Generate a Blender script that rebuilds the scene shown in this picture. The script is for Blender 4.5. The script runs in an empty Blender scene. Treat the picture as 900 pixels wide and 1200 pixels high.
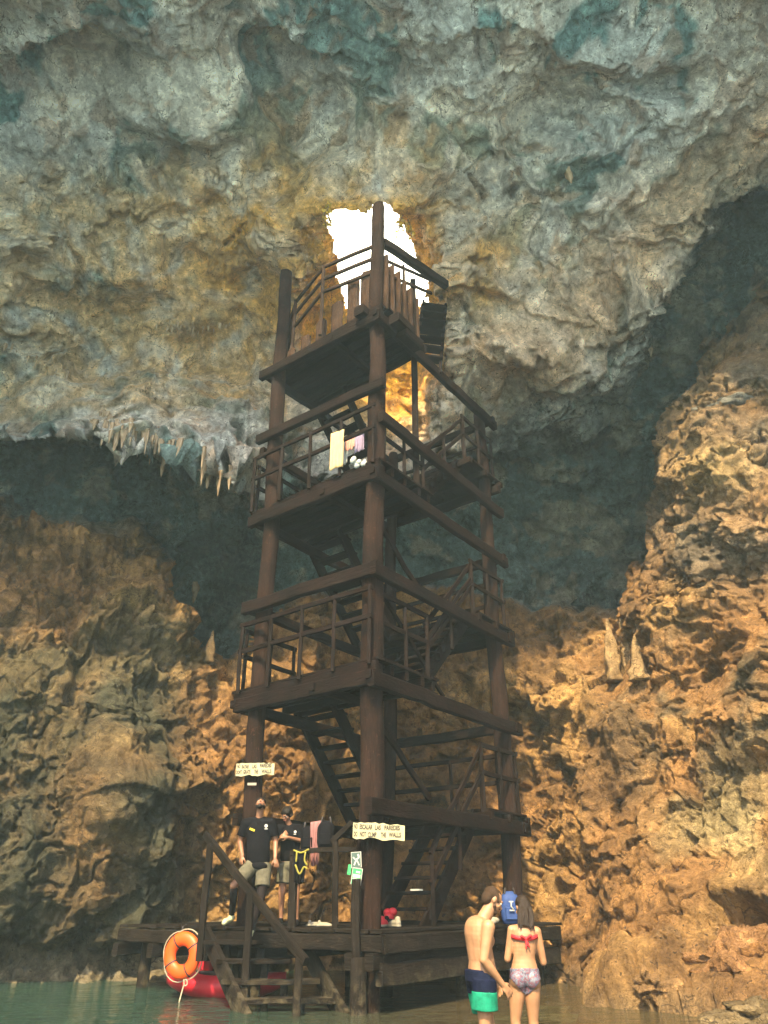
import bpy, math, random
import numpy as np
from mathutils import Vector, Matrix
random.seed(7); rng = np.random.default_rng(7)
SC = bpy.context.scene
COL = SC.collection
R = math.radians

# ------------------------------------------------------------------ camera data (26 mm phone lens, pitched up)
FPX, PITCH, ROLL = 859.5, R(28.09), R(-0.14)
cP, sP = math.cos(PITCH), math.sin(PITCH)
def at(px, py, Y):
    """world point at forward distance Y on the sight line through photo pixel (900x1200)"""
    phi = PITCH + math.atan((600 - py) / FPX)
    z = Y * math.tan(phi)
    return Vector(((px - 450) / FPX * (Y * cP + z * sP), Y, z))
WATER = -1.25

# ------------------------------------------------------------------ numpy noise
def _hash(ix, iy, iz, seed):
    h = ix * np.uint32(374761393) + iy * np.uint32(668265263) + iz * np.uint32(2147483647) + np.uint32((seed * 974711) & 0xFFFFFFFF)
    h = (h ^ (h >> np.uint32(13))) * np.uint32(1274126177)
    return (h ^ (h >> np.uint32(16))) * np.uint32(2246822519) ^ (h >> np.uint32(7))
_G = np.array([[1,1,0],[-1,1,0],[1,-1,0],[-1,-1,0],[1,0,1],[-1,0,1],[1,0,-1],[-1,0,-1],[0,1,1],[0,-1,1],[0,1,-1],[0,-1,-1],[1,1,0],[-1,1,0],[0,-1,1],[0,-1,-1]], np.float32)
_GX, _GY, _GZ = (np.ascontiguousarray(_G[:, k]) for k in range(3))
def _cells(P):
    P = np.asarray(P, np.float32); i = np.floor(P); f = P - i
    return [np.ascontiguousarray(i[:, k]).astype(np.int32).view(np.uint32) for k in range(3)], [np.ascontiguousarray(f[:, k]) for k in range(3)]
def perlin(P, seed=0):
    (ix, iy, iz), (fx, fy, fz) = _cells(P); one = np.uint32(1)
    u, v, w = (f * f * f * (f * (f * 6 - 15) + 10) for f in (fx, fy, fz))
    def cor(dx, dy, dz):
        g = (_hash(ix + np.uint32(dx), iy + np.uint32(dy), iz + np.uint32(dz), seed) >> np.uint32(9)) & np.uint32(15)
        return _GX[g] * (fx - dx) + _GY[g] * (fy - dy) + _GZ[g] * (fz - dz)
    def lx(dy, dz): a = cor(0, dy, dz); return a + u * (cor(1, dy, dz) - a)
    def ly(dz): a = lx(0, dz); return a + v * (lx(1, dz) - a)
    a = ly(0); return a + w * (ly(1) - a)
def fbm(P, o=4, seed=0, gain=.5, lac=2.03):
    s = 0; a = 1
    for k in range(o):
        s = s + a * perlin(P, seed + k * 17); P = P * lac + 3.7; a *= gain
    return s
def ridged(P, o=4, seed=0, gain=.5):
    s = 0; a = 1
    for k in range(o):
        s = s + a * (1 - 2 * np.abs(perlin(P, seed + k * 31)) * 1.6); P = P * 2.07 + 1.9; a *= gain
    return s
def worley(P, seed=0):
    P = np.asarray(P, np.float32) - np.float32(.5); (ix, iy, iz), (fx, fy, fz) = _cells(P)
    f1 = np.full(len(P), 9, np.float32); f2 = f1.copy(); q = np.float32(.7 / 255); fac = np.zeros(len(P), np.float32)
    for dx in (0, 1):
        for dy in (0, 1):
            for dz in (0, 1):
                h = _hash(ix + np.uint32(dx), iy + np.uint32(dy), iz + np.uint32(dz), seed)
                ax = dx + ((h & np.uint32(255)).astype(np.float32) - 127) * q - fx
                ay = dy + (((h >> np.uint32(8)) & np.uint32(255)).astype(np.float32) - 127) * q - fy
                az = dz + (((h >> np.uint32(16)) & np.uint32(255)).astype(np.float32) - 127) * q - fz
                d = np.sqrt(ax * ax + ay * ay + az * az)
                m = d < f1; u8 = h >> np.uint32(24); t = u8.astype(np.float32) * .0246; cz = ((h >> np.uint32(3)) & np.uint32(127)).astype(np.float32) / 63.5 - 1
                sz = np.sqrt(np.maximum(0, 1 - cz * cz))
                fac = np.where(m, ax * sz * np.cos(t) + ay * sz * np.sin(t) + az * cz + (t - 3.1) * .10, fac)      # a tilted fracture plane per cell
                f2 = np.where(m, f1, np.minimum(f2, d)); f1 = np.minimum(f1, d)
    return f1, f2, fac
def sm(x, a=0., b=1.):
    t = np.clip((x - a) / (b - a), 0, 1); return t * t * (3 - 2 * t)

# ------------------------------------------------------------------ materials
def newmat(name):
    m = bpy.data.materials.new(name); m.use_nodes = True
    nt = m.node_tree; b = nt.nodes['Principled BSDF']; return m, nt, b
def N(nt, typ, **kw):
    n = nt.nodes.new(typ)
    for k, v in kw.items():
        if k in n.inputs: n.inputs[k].default_value = v
        else: setattr(n, k, v)
    return n
def ramp(nt, fac, stops):
    r = nt.nodes.new('ShaderNodeValToRGB'); e = r.color_ramp.elements
    while len(e) > 1: e.remove(e[-1])
    e[0].position, e[0].color = stops[0][0], (*stops[0][1], 1)
    for p, c in stops[1:]:
        x = e.new(p); x.color = (*c, 1)
    nt.links.new(fac, r.inputs[0]); return r.outputs[0]
def mixc(nt, fac, a, b, mode='MIX'):
    n = nt.nodes.new('ShaderNodeMix'); n.data_type = 'RGBA'; n.blend_type = mode
    for s, v in ((0, fac), (6, a), (7, b)):
        if hasattr(v, 'links'): nt.links.new(v, n.inputs[s])
        elif s == 0: n.inputs[0].default_value = v
        else: n.inputs[s].default_value = (*v, 1)
    return n.outputs[2]
def noise(nt, vec, scale, detail=5, rough=.55, dist=0):
    n = N(nt, 'ShaderNodeTexNoise', Scale=scale, Detail=detail, Roughness=rough, Distortion=dist)
    if vec is not None: nt.links.new(vec, n.inputs['Vector'])
    return n.outputs[0]
def bump(nt, b, h, strength, dist):
    n = N(nt, 'ShaderNodeBump', Strength=strength, Distance=dist)
    nt.links.new(h, n.inputs['Height']); 
    nt.links.new(n.outputs[0], b.inputs['Normal']); return n
MATS = {}
def mat_wood(name, dark, light, rough=.75):
    m, nt, b = newmat(name)
    uv = N(nt, 'ShaderNodeUVMap').outputs[0]
    mp = N(nt, 'ShaderNodeMapping'); mp.inputs['Scale'].default_value = (1.2, 14, 1); nt.links.new(uv, mp.inputs[0])
    geo = N(nt, 'ShaderNodeNewGeometry').outputs['Position']
    g1 = noise(nt, mp.outputs[0], 3.0, 8, .65, .6)
    g2 = noise(nt, geo, 1.7, 4)
    c = ramp(nt, g1, [(.28, dark), (.55, tuple((a + q) / 2 for a, q in zip(dark, light))), (.75, light)])
    c = mixc(nt, ramp(nt, g2, [(.4, (0, 0, 0)), (.65, (.75, .75, .75))]), c, tuple(v * .55 for v in dark))
    # pale weathered streaks and scuffs
    mp2 = N(nt, 'ShaderNodeMapping'); mp2.inputs['Scale'].default_value = (2.2, 22, 1); nt.links.new(uv, mp2.inputs[0])
    g3 = noise(nt, mp2.outputs[0], 4.0, 6, .7, 1.0)
    c = mixc(nt, ramp(nt, g3, [(.60, (0, 0, 0)), (.70, (.7, .7, .7))]), c, tuple(min(1, v * 3.2) for v in light))
    sx = N(nt, 'ShaderNodeSeparateXYZ'); nt.links.new(geo, sx.inputs[0]); wl = N(nt, 'ShaderNodeMapRange'); wl.inputs['From Min'].default_value = -.72; wl.inputs['From Max'].default_value = -1.1; nt.links.new(sx.outputs[2], wl.inputs[0])
    g4 = noise(nt, geo, 4.5, 6, .7, .4)                              # bark rubbed off and salts left where the water stands
    c = mixc(nt, mixc(nt, 1.0, wl.outputs[0], ramp(nt, g4, [(.46, (0, 0, 0)), (.66, (.7, .7, .7))]), 'MULTIPLY'), c, (.13, .11, .07))
    g5 = noise(nt, geo, 9, 5, .75, .5)
    c = mixc(nt, ramp(nt, g5, [(.60, (0, 0, 0)), (.70, (.55, .55, .55))]), c, tuple(min(1, v * 2.4) for v in light))
    nt.links.new(c, b.inputs['Base Color']); b.inputs['Roughness'].default_value = rough; b.inputs['Specular IOR Level'].default_value = .12
    bump(nt, b, g1, .9, .03); MATS[name] = m; return m
def mat_plain(name, col, rough=.6, var=.15, scale=12, bmp=0., metallic=0, spec=.4):
    m, nt, b = newmat(name)
    geo = N(nt, 'ShaderNodeTexCoord').outputs['Object']
    g = noise(nt, geo, scale, 5)
    c = ramp(nt, g, [(.3, tuple(v * (1 - var) for v in col)), (.7, tuple(min(1, v * (1 + var)) for v in col))])
    nt.links.new(c, b.inputs['Base Color']); b.inputs['Roughness'].default_value = rough
    b.inputs['Metallic'].default_value = metallic; b.inputs['Specular IOR Level'].default_value = spec
    if bmp: bump(nt, b, noise(nt, geo, scale * 3, 4), bmp, .01)
    MATS[name] = m; return m
mat_wood('timber', (.004, .0022, .0017), (.018, .009, .0064))
mat_wood('timber_worn', (.016, .009, .006), (.06, .034, .021))
mat_wood('log_bark', (.009, .005, .0037), (.038, .019, .0125), .85)
mat_wood('dock_wood', (.007, .0052, .004), (.024, .018, .0135))
mat_wood('slab_wood', (.025, .014, .009), (.085, .047, .028))

def mat_rock():
    m, nt, b = newmat('cave_limestone')
    pos = N(nt, 'ShaderNodeNewGeometry').outputs['Position']
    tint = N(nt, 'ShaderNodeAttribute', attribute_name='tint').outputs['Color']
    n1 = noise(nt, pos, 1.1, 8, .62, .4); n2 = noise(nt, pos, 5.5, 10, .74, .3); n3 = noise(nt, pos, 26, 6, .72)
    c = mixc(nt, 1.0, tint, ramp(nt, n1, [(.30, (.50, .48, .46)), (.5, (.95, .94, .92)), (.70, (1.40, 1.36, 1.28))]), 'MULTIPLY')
    c = mixc(nt, 1.0, c, ramp(nt, n2, [(.32, (.34, .32, .30)), (.44, (.82, .80, .78)), (.54, (1.05, 1.04, 1.02)), (.66, (1.75, 1.70, 1.60))]), 'MULTIPLY')
    # mineral streaks that run down the face
    mp = N(nt, 'ShaderNodeMapping'); mp.inputs['Scale'].default_value = (3.2, 3.2, .45); nt.links.new(pos, mp.inputs[0])
    n4 = noise(nt, mp.outputs[0], 1.6, 6, .6, .8)
    c = mixc(nt, ramp(nt, n4, [(.56, (0, 0, 0)), (.68, (.42, .42, .42))]), c, mixc(nt, 1.0, c, (.40, .37, .34), 'MULTIPLY'))
    # pale calcite flecks
    c = mixc(nt, 1.0, c, ramp(nt, n3, [(.34, (.62, .6, .58)), (.46, (1, 1, 1)), (.60, (1, 1, 1)), (.70, (1.6, 1.55, 1.45))]), 'MULTIPLY')
    vor = N(nt, 'ShaderNodeTexVoronoi', Scale=5.0); vor.feature = 'DISTANCE_TO_EDGE'
    wv = N(nt, 'ShaderNodeVectorMath'); wv.operation = 'ADD'
    nzv = N(nt, 'ShaderNodeTexNoise', Scale=3.0, Detail=4); nt.links.new(pos, nzv.inputs['Vector'])
    nt.links.new(pos, wv.inputs[0]); nt.links.new(nzv.outputs['Color'], wv.inputs[1]); nt.links.new(wv.outputs[0], vor.inputs['Vector'])
    crack = ramp(nt, vor.outputs['Distance'], [(0, (0, 0, 0)), (.05, (1, 1, 1))])
    vor2 = N(nt, 'ShaderNodeTexVoronoi', Scale=1.15); vor2.feature = 'DISTANCE_TO_EDGE'; nt.links.new(wv.outputs[0], vor2.inputs['Vector'])
    soil = ramp(nt, vor2.outputs['Distance'], [(0, (.8, .8, .8)), (.012, (.5, .5, .5)), (.03, (0, 0, 0))])
    soil2 = mixc(nt, 1.0, soil, ramp(nt, n1, [(.45, (0, 0, 0)), (.6, (1, 1, 1))]), 'MULTIPLY')
    c = mixc(nt, soil2, c, (.03, .022, .016))                      # dark soil washed into long cracks
    n5 = noise(nt, pos, 11, 3, .5, .2)
    c = mixc(nt, ramp(nt, n5, [(.66, (0, 0, 0)), (.70, (.8, .8, .8))]), c, (.035, .028, .022))   # black lichen spots
    nt.links.new(c, b.inputs['Base Color']); b.inputs['Roughness'].default_value = .82
    b.inputs['Specular IOR Level'].default_value = .2
    h = N(nt, 'ShaderNodeMath'); h.operation = 'MULTIPLY_ADD'; nt.links.new(n3, h.inputs[0]); h.inputs[1].default_value = .45; nt.links.new(n2, h.inputs[2])
    h2 = N(nt, 'ShaderNodeMath'); h2.operation = 'MULTIPLY_ADD'; nt.links.new(crack, h2.inputs[0]); h2.inputs[1].default_value = .12; nt.links.new(h.outputs[0], h2.inputs[2])
    bump(nt, b, h2.outputs[0], 1.0, .16)
    MATS['rock'] = m; return m
mat_rock()

# ------------------------------------------------------------------ mesh builder
def wloc(o):
    v = Vector((0, 0, 0))
    while o is not None: v += o.location; o = o.parent
    return v
def frame(d, up=None):
    d = d.normalized(); up = Vector(up or (0, 0, 1))
    if abs(d.dot(up)) > .97: up = Vector((0, 1, 0)) if abs(d.y) < .9 else Vector((1, 0, 0))
    x = d.cross(up).normalized(); return x, x.cross(d).normalized(), d
class MB:
    def __init__(s): s.v = []; s.f = []; s.uv = []; s.mi = []
    def loft(s, rings, uvl, caps=True, closed=True, mi=0):
        """rings: list of lists of points; uvl: length coordinate of every ring"""
        n = len(rings[0]); b = len(s.v)
        for r in rings: s.v += [tuple(p) for p in r]
        o = random.random() * 50
        per = sum((Vector(rings[0][i]) - Vector(rings[0][i - 1])).length for i in range(n))
        for k in range(len(rings) - 1):
            for i in range(n if closed else n - 1):
                j = (i + 1) % n
                s.f.append((b + k * n + i, b + k * n + j, b + (k + 1) * n + j, b + (k + 1) * n + i)); s.mi.append(mi)
                a0, a1 = o + per * i / n, o + per * (i + 1) / n
                s.uv += [(o + uvl[k], a0), (o + uvl[k], a1), (o + uvl[k + 1], a1), (o + uvl[k + 1], a0)]
        if caps:
            for k, rev in ((0, True), (len(rings) - 1, False)):
                idx = [b + k * n + i for i in range(n)]
                if rev: idx.reverse()
                s.f.append(tuple(idx)); s.mi.append(mi)
                for i in idx: p = s.v[i]; s.uv.append((o + p[0] * .3 + p[1] * .3, o + p[2]))
    def timber(s, p0, p1, w, h, up=None, jit=.006, seg=None, ch=.14, twist=0, mi=0):
        p0, p1 = Vector(p0), Vector(p1); L = (p1 - p0).length
        x, y, d = frame(p1 - p0, up); c = min(w, h) * ch
        prof = [(-w/2+c, -h/2), (w/2-c, -h/2), (w/2, -h/2+c), (w/2, h/2-c), (w/2-c, h/2), (-w/2+c, h/2), (-w/2, h/2-c), (-w/2, -h/2+c)]
        seg = seg or max(1, int(L / .35)); rings = []; ul = []
        for k in range(seg + 1):
            t = k / seg; ctr = p0.lerp(p1, t); ring = []
            ox, oy = random.gauss(0, jit), random.gauss(0, jit)
            for (a, q) in prof:
                e = 1 + random.gauss(0, jit * 2.0)
                ring.append(ctr + x * (a * e + ox) + y * (q * e + oy))
            rings.append(ring); ul.append(L * t)
        s.loft(rings, ul, mi=mi)
    def tube(s, pts, rad, n=10, jit=0., uvs=1, mi=0, caps=True):
        pts = [Vector(p) for p in pts]; rad = rad if isinstance(rad, (list, tuple)) else [rad] * len(pts)
        rings = []; ul = []; L = 0; ref = None
        for k, p in enumerate(pts):
            d = (pts[min(k + 1, len(pts) - 1)] - pts[max(k - 1, 0)])
            if ref is None: x, y, _ = frame(d); ref = x
            d = d.normalized(); x = (ref - d * ref.dot(d)).normalized(); y = d.cross(x); ref = x
            if k: L += (p - pts[k - 1]).length
            rings.append([p + (x * math.cos(2*math.pi*i/n) + y * math.sin(2*math.pi*i/n)) * rad[k] * (1 + random.gauss(0, jit)) for i in range(n)]); ul.append(L)
        s.loft(rings, ul, caps=caps, mi=mi)
    def log(s, p0, p1, r0, r1, n=14, wob=.02, seg=None):
        p0, p1 = Vector(p0), Vector(p1); L = (p1 - p0).length; seg = seg or max(4, int(L / .22))
        x, y, d = frame(p1 - p0); ph = [random.random() * 6.28 for _ in range(8)]; rings = []; ul = []
        for k in range(seg + 1):
            t = k / seg; l = t * L
            c = p0.lerp(p1, t) + x * wob * (math.sin(l * .9 + ph[0]) + .5 * math.sin(l * 2.3 + ph[1])) + y * wob * (math.sin(l * .8 + ph[2]) + .5 * math.sin(l * 2.1 + ph[3]))
            r = r0 + (r1 - r0) * t; ring = []
            for i in range(n):
                a = 2 * math.pi * i / n
                q = r * (1 + .07 * math.sin(2 * a + ph[4] + l * .35) + .05 * math.sin(3 * a + ph[5] - l * .5) + .04 * math.sin(5 * a + l * 1.7 + ph[6]) + random.gauss(0, .022))
                ring.append(c + (x * math.cos(a) + y * math.sin(a)) * q)
            rings.append(ring); ul.append(l)
        s.loft(rings, ul)
    def box(s, c, size, rot=None, mi=0, ch=.06):
        c = Vector(c); rot = rot or Matrix.Identity(3)
        a = rot @ Vector((0, 0, -size[2] / 2)); b_ = rot @ Vector((0, 0, size[2] / 2))
        x = rot @ Vector((1, 0, 0)); y = rot @ Vector((0, 1, 0)); w, h = size[0], size[1]; q = min(w, h, size[2]) * ch
        rings = []
        for (p, ins) in ((a, q), (a + (b_ - a).normalized() * q, 0), (b_ - (b_ - a).normalized() * q, 0), (b_, q)):
            pr = [(-w/2+q, -h/2+ins), (w/2-q, -h/2+ins), (w/2-ins, -h/2+q), (w/2-ins, h/2-q), (w/2-q, h/2-ins), (-w/2+q, h/2-ins), (-w/2+ins, h/2-q), (-w/2+ins, -h/2+q)]
            rings.append([c + p + x * u + y * v for u, v in pr])
        s.loft(rings, [0, q, size[2] - q, size[2]], mi=mi)
    def ell(s, c, r, rot=None, n=16, m=10, mi=0):
        c = Vector(c); rot = rot or Matrix.Identity(3); rings = []
        for k in range(m + 1):
            t = math.pi * (k / m) ; t = min(max(t, .04), math.pi - .04)
            rings.append([c + rot @ Vector((r[0] * math.sin(t) * math.cos(2*math.pi*i/n), r[1] * math.sin(t) * math.sin(2*math.pi*i/n), -r[2] * math.cos(t))) for i in range(n)])
        s.loft(rings, [k / m * r[2] * 2 for k in range(m + 1)], mi=mi)
    def cone(s, p0, r0, p1, r1, n=14):
        """closed round cone (capsule with two radii)"""
        p0, p1 = Vector(p0), Vector(p1); d = (p1 - p0); L = d.length
        if L < 1e-6: return s.ell(p0, (r0, r0, r0))
        x, y, d = frame(d); rings = []; ul = []
        for k in range(5):
            t = (k + .15) / 5 * math.pi / 2; rings.append((p0 - d * r0 * math.cos(t), r0 * math.sin(t)))
        rings.append((p0, r0)); rings.append((p1, r1))
        for k in range(4, -1, -1):
            t = (k + .15) / 5 * math.pi / 2; rings.append((p1 + d * r1 * math.cos(t), r1 * math.sin(t)))
        s.loft([[c + (x * math.cos(2*math.pi*i/n) + y * math.sin(2*math.pi*i/n)) * q for i in range(n)] for c, q in rings], [i * .05 for i in range(len(rings))])
    def build(s, name, mat, parent=None, smooth=False, origin=None):
        V = np.array(s.v, float)
        if parent is not None: off = np.array(wloc(parent))
        elif origin is not None: off = np.array(origin, float)
        else: off = np.array([(V[:, 0].min() + V[:, 0].max()) / 2, (V[:, 1].min() + V[:, 1].max()) / 2, V[:, 2].min()])
        me = bpy.data.meshes.new(name); me.from_pydata((V - off).tolist(), [], s.f)
        ul = me.uv_layers.new(name='UVMap'); ul.data.foreach_set('uv', np.array(s.uv, float).ravel())
        mats = mat if isinstance(mat, (list, tuple)) else [mat]
        for q in mats: me.materials.append(MATS[q] if isinstance(q, str) else q)
        if len(mats) > 1: me.polygons.foreach_set('material_index', s.mi)
        if smooth: me.polygons.foreach_set('use_smooth', [True] * len(me.polygons))
        me.update()
        o = bpy.data.objects.new(name, me); COL.objects.link(o)
        if parent is not None: o.parent = parent
        else: o.location = off
        return o
def tag(o, label=None, cat=None, group=None, kind=None):
    if label: o['label'] = label
    if cat: o['category'] = cat
    if group: o['group'] = group
    if kind: o['kind'] = kind
    return o
def thing(name, loc, label, cat, group=None):
    o = bpy.data.objects.new(name, None); COL.objects.link(o); o.location = loc; o.empty_display_size = .2
    return tag(o, label, cat, group)
def ipath(pts, n):
    """Catmull-Rom through pts"""
    P = [Vector(p) for p in pts]; P = [P[0] * 2 - P[1]] + P + [P[-1] * 2 - P[-2]]; out = []
    for i in range(1, len(P) - 2):
        for k in range(n):
            t = k / n; a, b, c, d = P[i-1], P[i], P[i+1], P[i+2]
            out.append(.5 * ((2*b) + (c-a)*t + (2*a-5*b+4*c-d)*t*t + (3*b-a-3*c+d)*t**3))
    out.append(P[-2]); return out
# ================================================================== PEOPLE (built before the cave so that the remesh pass stays quick)
mat_plain('skin_light', (.34, .185, .10), .45, .25, 7, .15); mat_plain('skin_tan', (.24, .12, .07), .45, .25, 7, .15)
mat_plain('hair_dark', (.010, .008, .007), .6, .4, 60, .5, 0, .2); mat_plain('hair_brown', (.018, .011, .007), .5, .5, 60, .8, 0, .3); mat_plain('hair_cropped', (.045, .028, .017), .8, .4, 70, .8, 0, .15); mat_plain('beard', (.06, .032, .018), .7, .3, 60, .3)
mat_plain('black_cloth', (.005, .005, .007), .9, .3, 25, .3, 0, .1); mat_plain('khaki_cloth', (.095, .09, .065), .9, .3, 16, .5, 0, .1); mat_plain('navy_cloth', (.006, .009, .026), .8, .3, 16, .4, 0, .08); mat_plain('green_cloth', (.008, .20, .12), .7, .25, 14, .4, 0, .15)
mat_plain('red_cloth', (.50, .02, .03), .6, .15, 25, .2); mat_plain('shoe_pale', (.42, .43, .26), .6, .15, 25); mat_plain('white_paint', (.5, .5, .5), .6, .08, 30); mat_plain('yellow_tag', (.55, .44, .02), .5, .05, 20); mat_plain('eye', (.6, .58, .55), .2, .05, 10); mat_plain('pupil', (.015, .01, .008), .2, .05, 10); mat_plain('lip', (.34, .12, .09), .45, .1, 20); mat_plain('leggings', (.012, .009, .010), .8, .3, 25, .2, 0, .15)
mm, nt, bb = newmat('print_cloth'); MATS['print_cloth'] = mm
g = noise(nt, N(nt, 'ShaderNodeTexCoord').outputs['Object'], 26, 4, .6, 1.5); g2 = noise(nt, N(nt, 'ShaderNodeTexCoord').outputs['Object'], 41, 2, .5, .6)
nt.links.new(mixc(nt, ramp(nt, g2, [(.5, (0, 0, 0)), (.54, (1, 1, 1))]), ramp(nt, g, [(.40, (.03, .04, .08)), (.47, (.10, .12, .18)), (.53, (.19, .21, .25)), (.60, (.08, .09, .16))]), (.15, .06, .09)), bb.inputs['Base Color'])

def torso(mb, keys, rot=None, n=5):
    for (c0, r0), (c1, r1) in zip(keys, keys[1:]):
        for k in range(n + 1):
            t = k / n; t2 = t * t * (3 - 2 * t); mb.ell(Vector(c0).lerp(Vector(c1), t), [a + (b - a) * t2 for a, b in zip(r0, r1)], rot, 18, 10)
def fuse(mb, name, mat, parent, voxel=.009, it=3):
    o = mb.build(name, mat, parent, True); m = o.modifiers.new('r', 'REMESH'); m.mode = 'VOXEL'; m.voxel_size = voxel; m.use_smooth_shade = True
    if it: q = o.modifiers.new('s', 'SMOOTH'); q.factor = .5; q.iterations = it
    dg = bpy.context.evaluated_depsgraph_get(); me = bpy.data.meshes.new_from_object(o.evaluated_get(dg)); o.modifiers.clear()
    old = o.data; o.data = me; bpy.data.meshes.remove(old); me.name = name
    if not me.materials: me.materials.append(MATS[mat])
    return o
def basis(fwd, up):
    f = Vector(fwd).normalized(); u = Vector(up); r = f.cross(u).normalized(); u = r.cross(f); return Matrix((r, f, u)).transposed()   # x right, y forward, z up
def hand(mb, wr, d, nrm, s=1., curl=.35, thumb=1):
    """palm, four unequal bent fingers and a thumb; d: direction of the fingers, nrm: back of the hand"""
    B = basis(d, nrm); wr = Vector(wr)
    def q(x, y, z): return wr + B @ (Vector((x, y, z)) * s)
    mb.ell(q(0, .045, 0), (.042 * s, .052 * s, .017 * s), B, 14, 9); mb.cone(q(0, -.02, 0), .026 * s, q(0, .03, 0), .024 * s)
    for i, (x, L) in enumerate(((-.032, .068), (-.011, .078), (.011, .072), (.031, .056))):
        a = curl * (1 + .15 * i); p = q(x, .075, 0); dy, dz = math.cos(a), -math.sin(a); p1 = q(x * 1.18, .08 + L * .5 * dy, L * .5 * dz); a2 = a * 2.1; p2 = q(x * 1.24, .08 + L * .5 * dy + L * .5 * math.cos(a2), L * .5 * dz - L * .5 * math.sin(a2))
        mb.cone(p, .0098 * s, p1, .0092 * s, 8); mb.cone(p1, .0092 * s, p2, .0078 * s, 8)
    t = thumb; mb.cone(q(-.03 * t, .02, -.006), .013 * s, q(-.062 * t, .055, -.016), .0105 * s, 8); mb.cone(q(-.062 * t, .055, -.016), .0105 * s, q(-.066 * t, .085, -.024), .0085 * s, 8)
def head(mb, c, fwd, up, s=1.):
    B = basis(fwd, up); c = Vector(c)
    def q(x, y, z): return c + B @ (Vector((x, y, z)) * s)
    mb.ell(q(0, -.012, .025), (.074 * s, .094 * s, .088 * s), B, 18, 12); mb.ell(q(0, .03, -.03), (.060 * s, .062 * s, .075 * s), B, 16, 10); mb.ell(q(0, .052, -.088), (.030 * s, .030 * s, .026 * s), B)
    mb.cone(q(-.03, .082, .026), .012 * s, q(.03, .082, .026), .012 * s, 8)                       # brow
    mb.cone(q(0, .088, .012), .009 * s, q(0, .112, -.022), .0135 * s, 8)                          # nose
    for x in (-1, 1): mb.ell(q(.074 * x, -.01, -.004), (.009 * s, .020 * s, .032 * s), B, 10, 8); mb.ell(q(.042 * x, .058, -.022), (.026 * s, .026 * s, .024 * s), B, 10, 8)
    mb.cone(q(-.018, .092, -.055), .008 * s, q(.018, .092, -.055), .008 * s, 8)                   # mouth
    return q, B
def face(q, B, par, s=1.):
    for x in (-1, 1):
        m = MB(); m.ell(q(.031 * x, .078, .006), (.013 * s, .010 * s, .008 * s), B, 10, 6); e = m.build('eye', 'eye', par, True)
        m = MB(); m.ell(q(.031 * x, .087, .006), (.006 * s, .003 * s, .006 * s), B, 8, 6); m.build('pupil', 'pupil', e, True)
        m = MB(); m.cone(q(.016 * x, .093, .024), .005 * s, q(.048 * x, .084, .027), .004 * s, 6); m.build('eyebrow', 'hair_dark', par, True)
    m = MB(); m.cone(q(-.020, .099, -.055), .006 * s, q(.020, .099, -.055), .006 * s, 8); m.build('lips', 'lip', par, True)
def limb(mb, pts, rs, n=14):
    for (a, b, r0, r1) in zip(pts, pts[1:], rs, rs[1:]): mb.cone(a, r0, b, r1, n)
def flat(mb, a, b, r0, r1, n=16, sx=1.):
    a, b = Vector(a), Vector(b); mb.tube([a, a.lerp(b, .5), b], [r0, (r0 + r1) / 2, r1], n)
def foot(mb, an, toe, s=1.):
    an, toe = Vector(an), Vector(toe); mb.cone(an, .04 * s, an.lerp(toe, .05) - Vector((0, 0, .045 * s)), .034 * s); mb.cone(an.lerp(toe, .0) - Vector((0, 0, .045 * s)), .034 * s, toe, .026 * s); mb.ell(an.lerp(toe, .8) + Vector((0, 0, .0)), (.042 * s, .042 * s, .026 * s))

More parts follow.
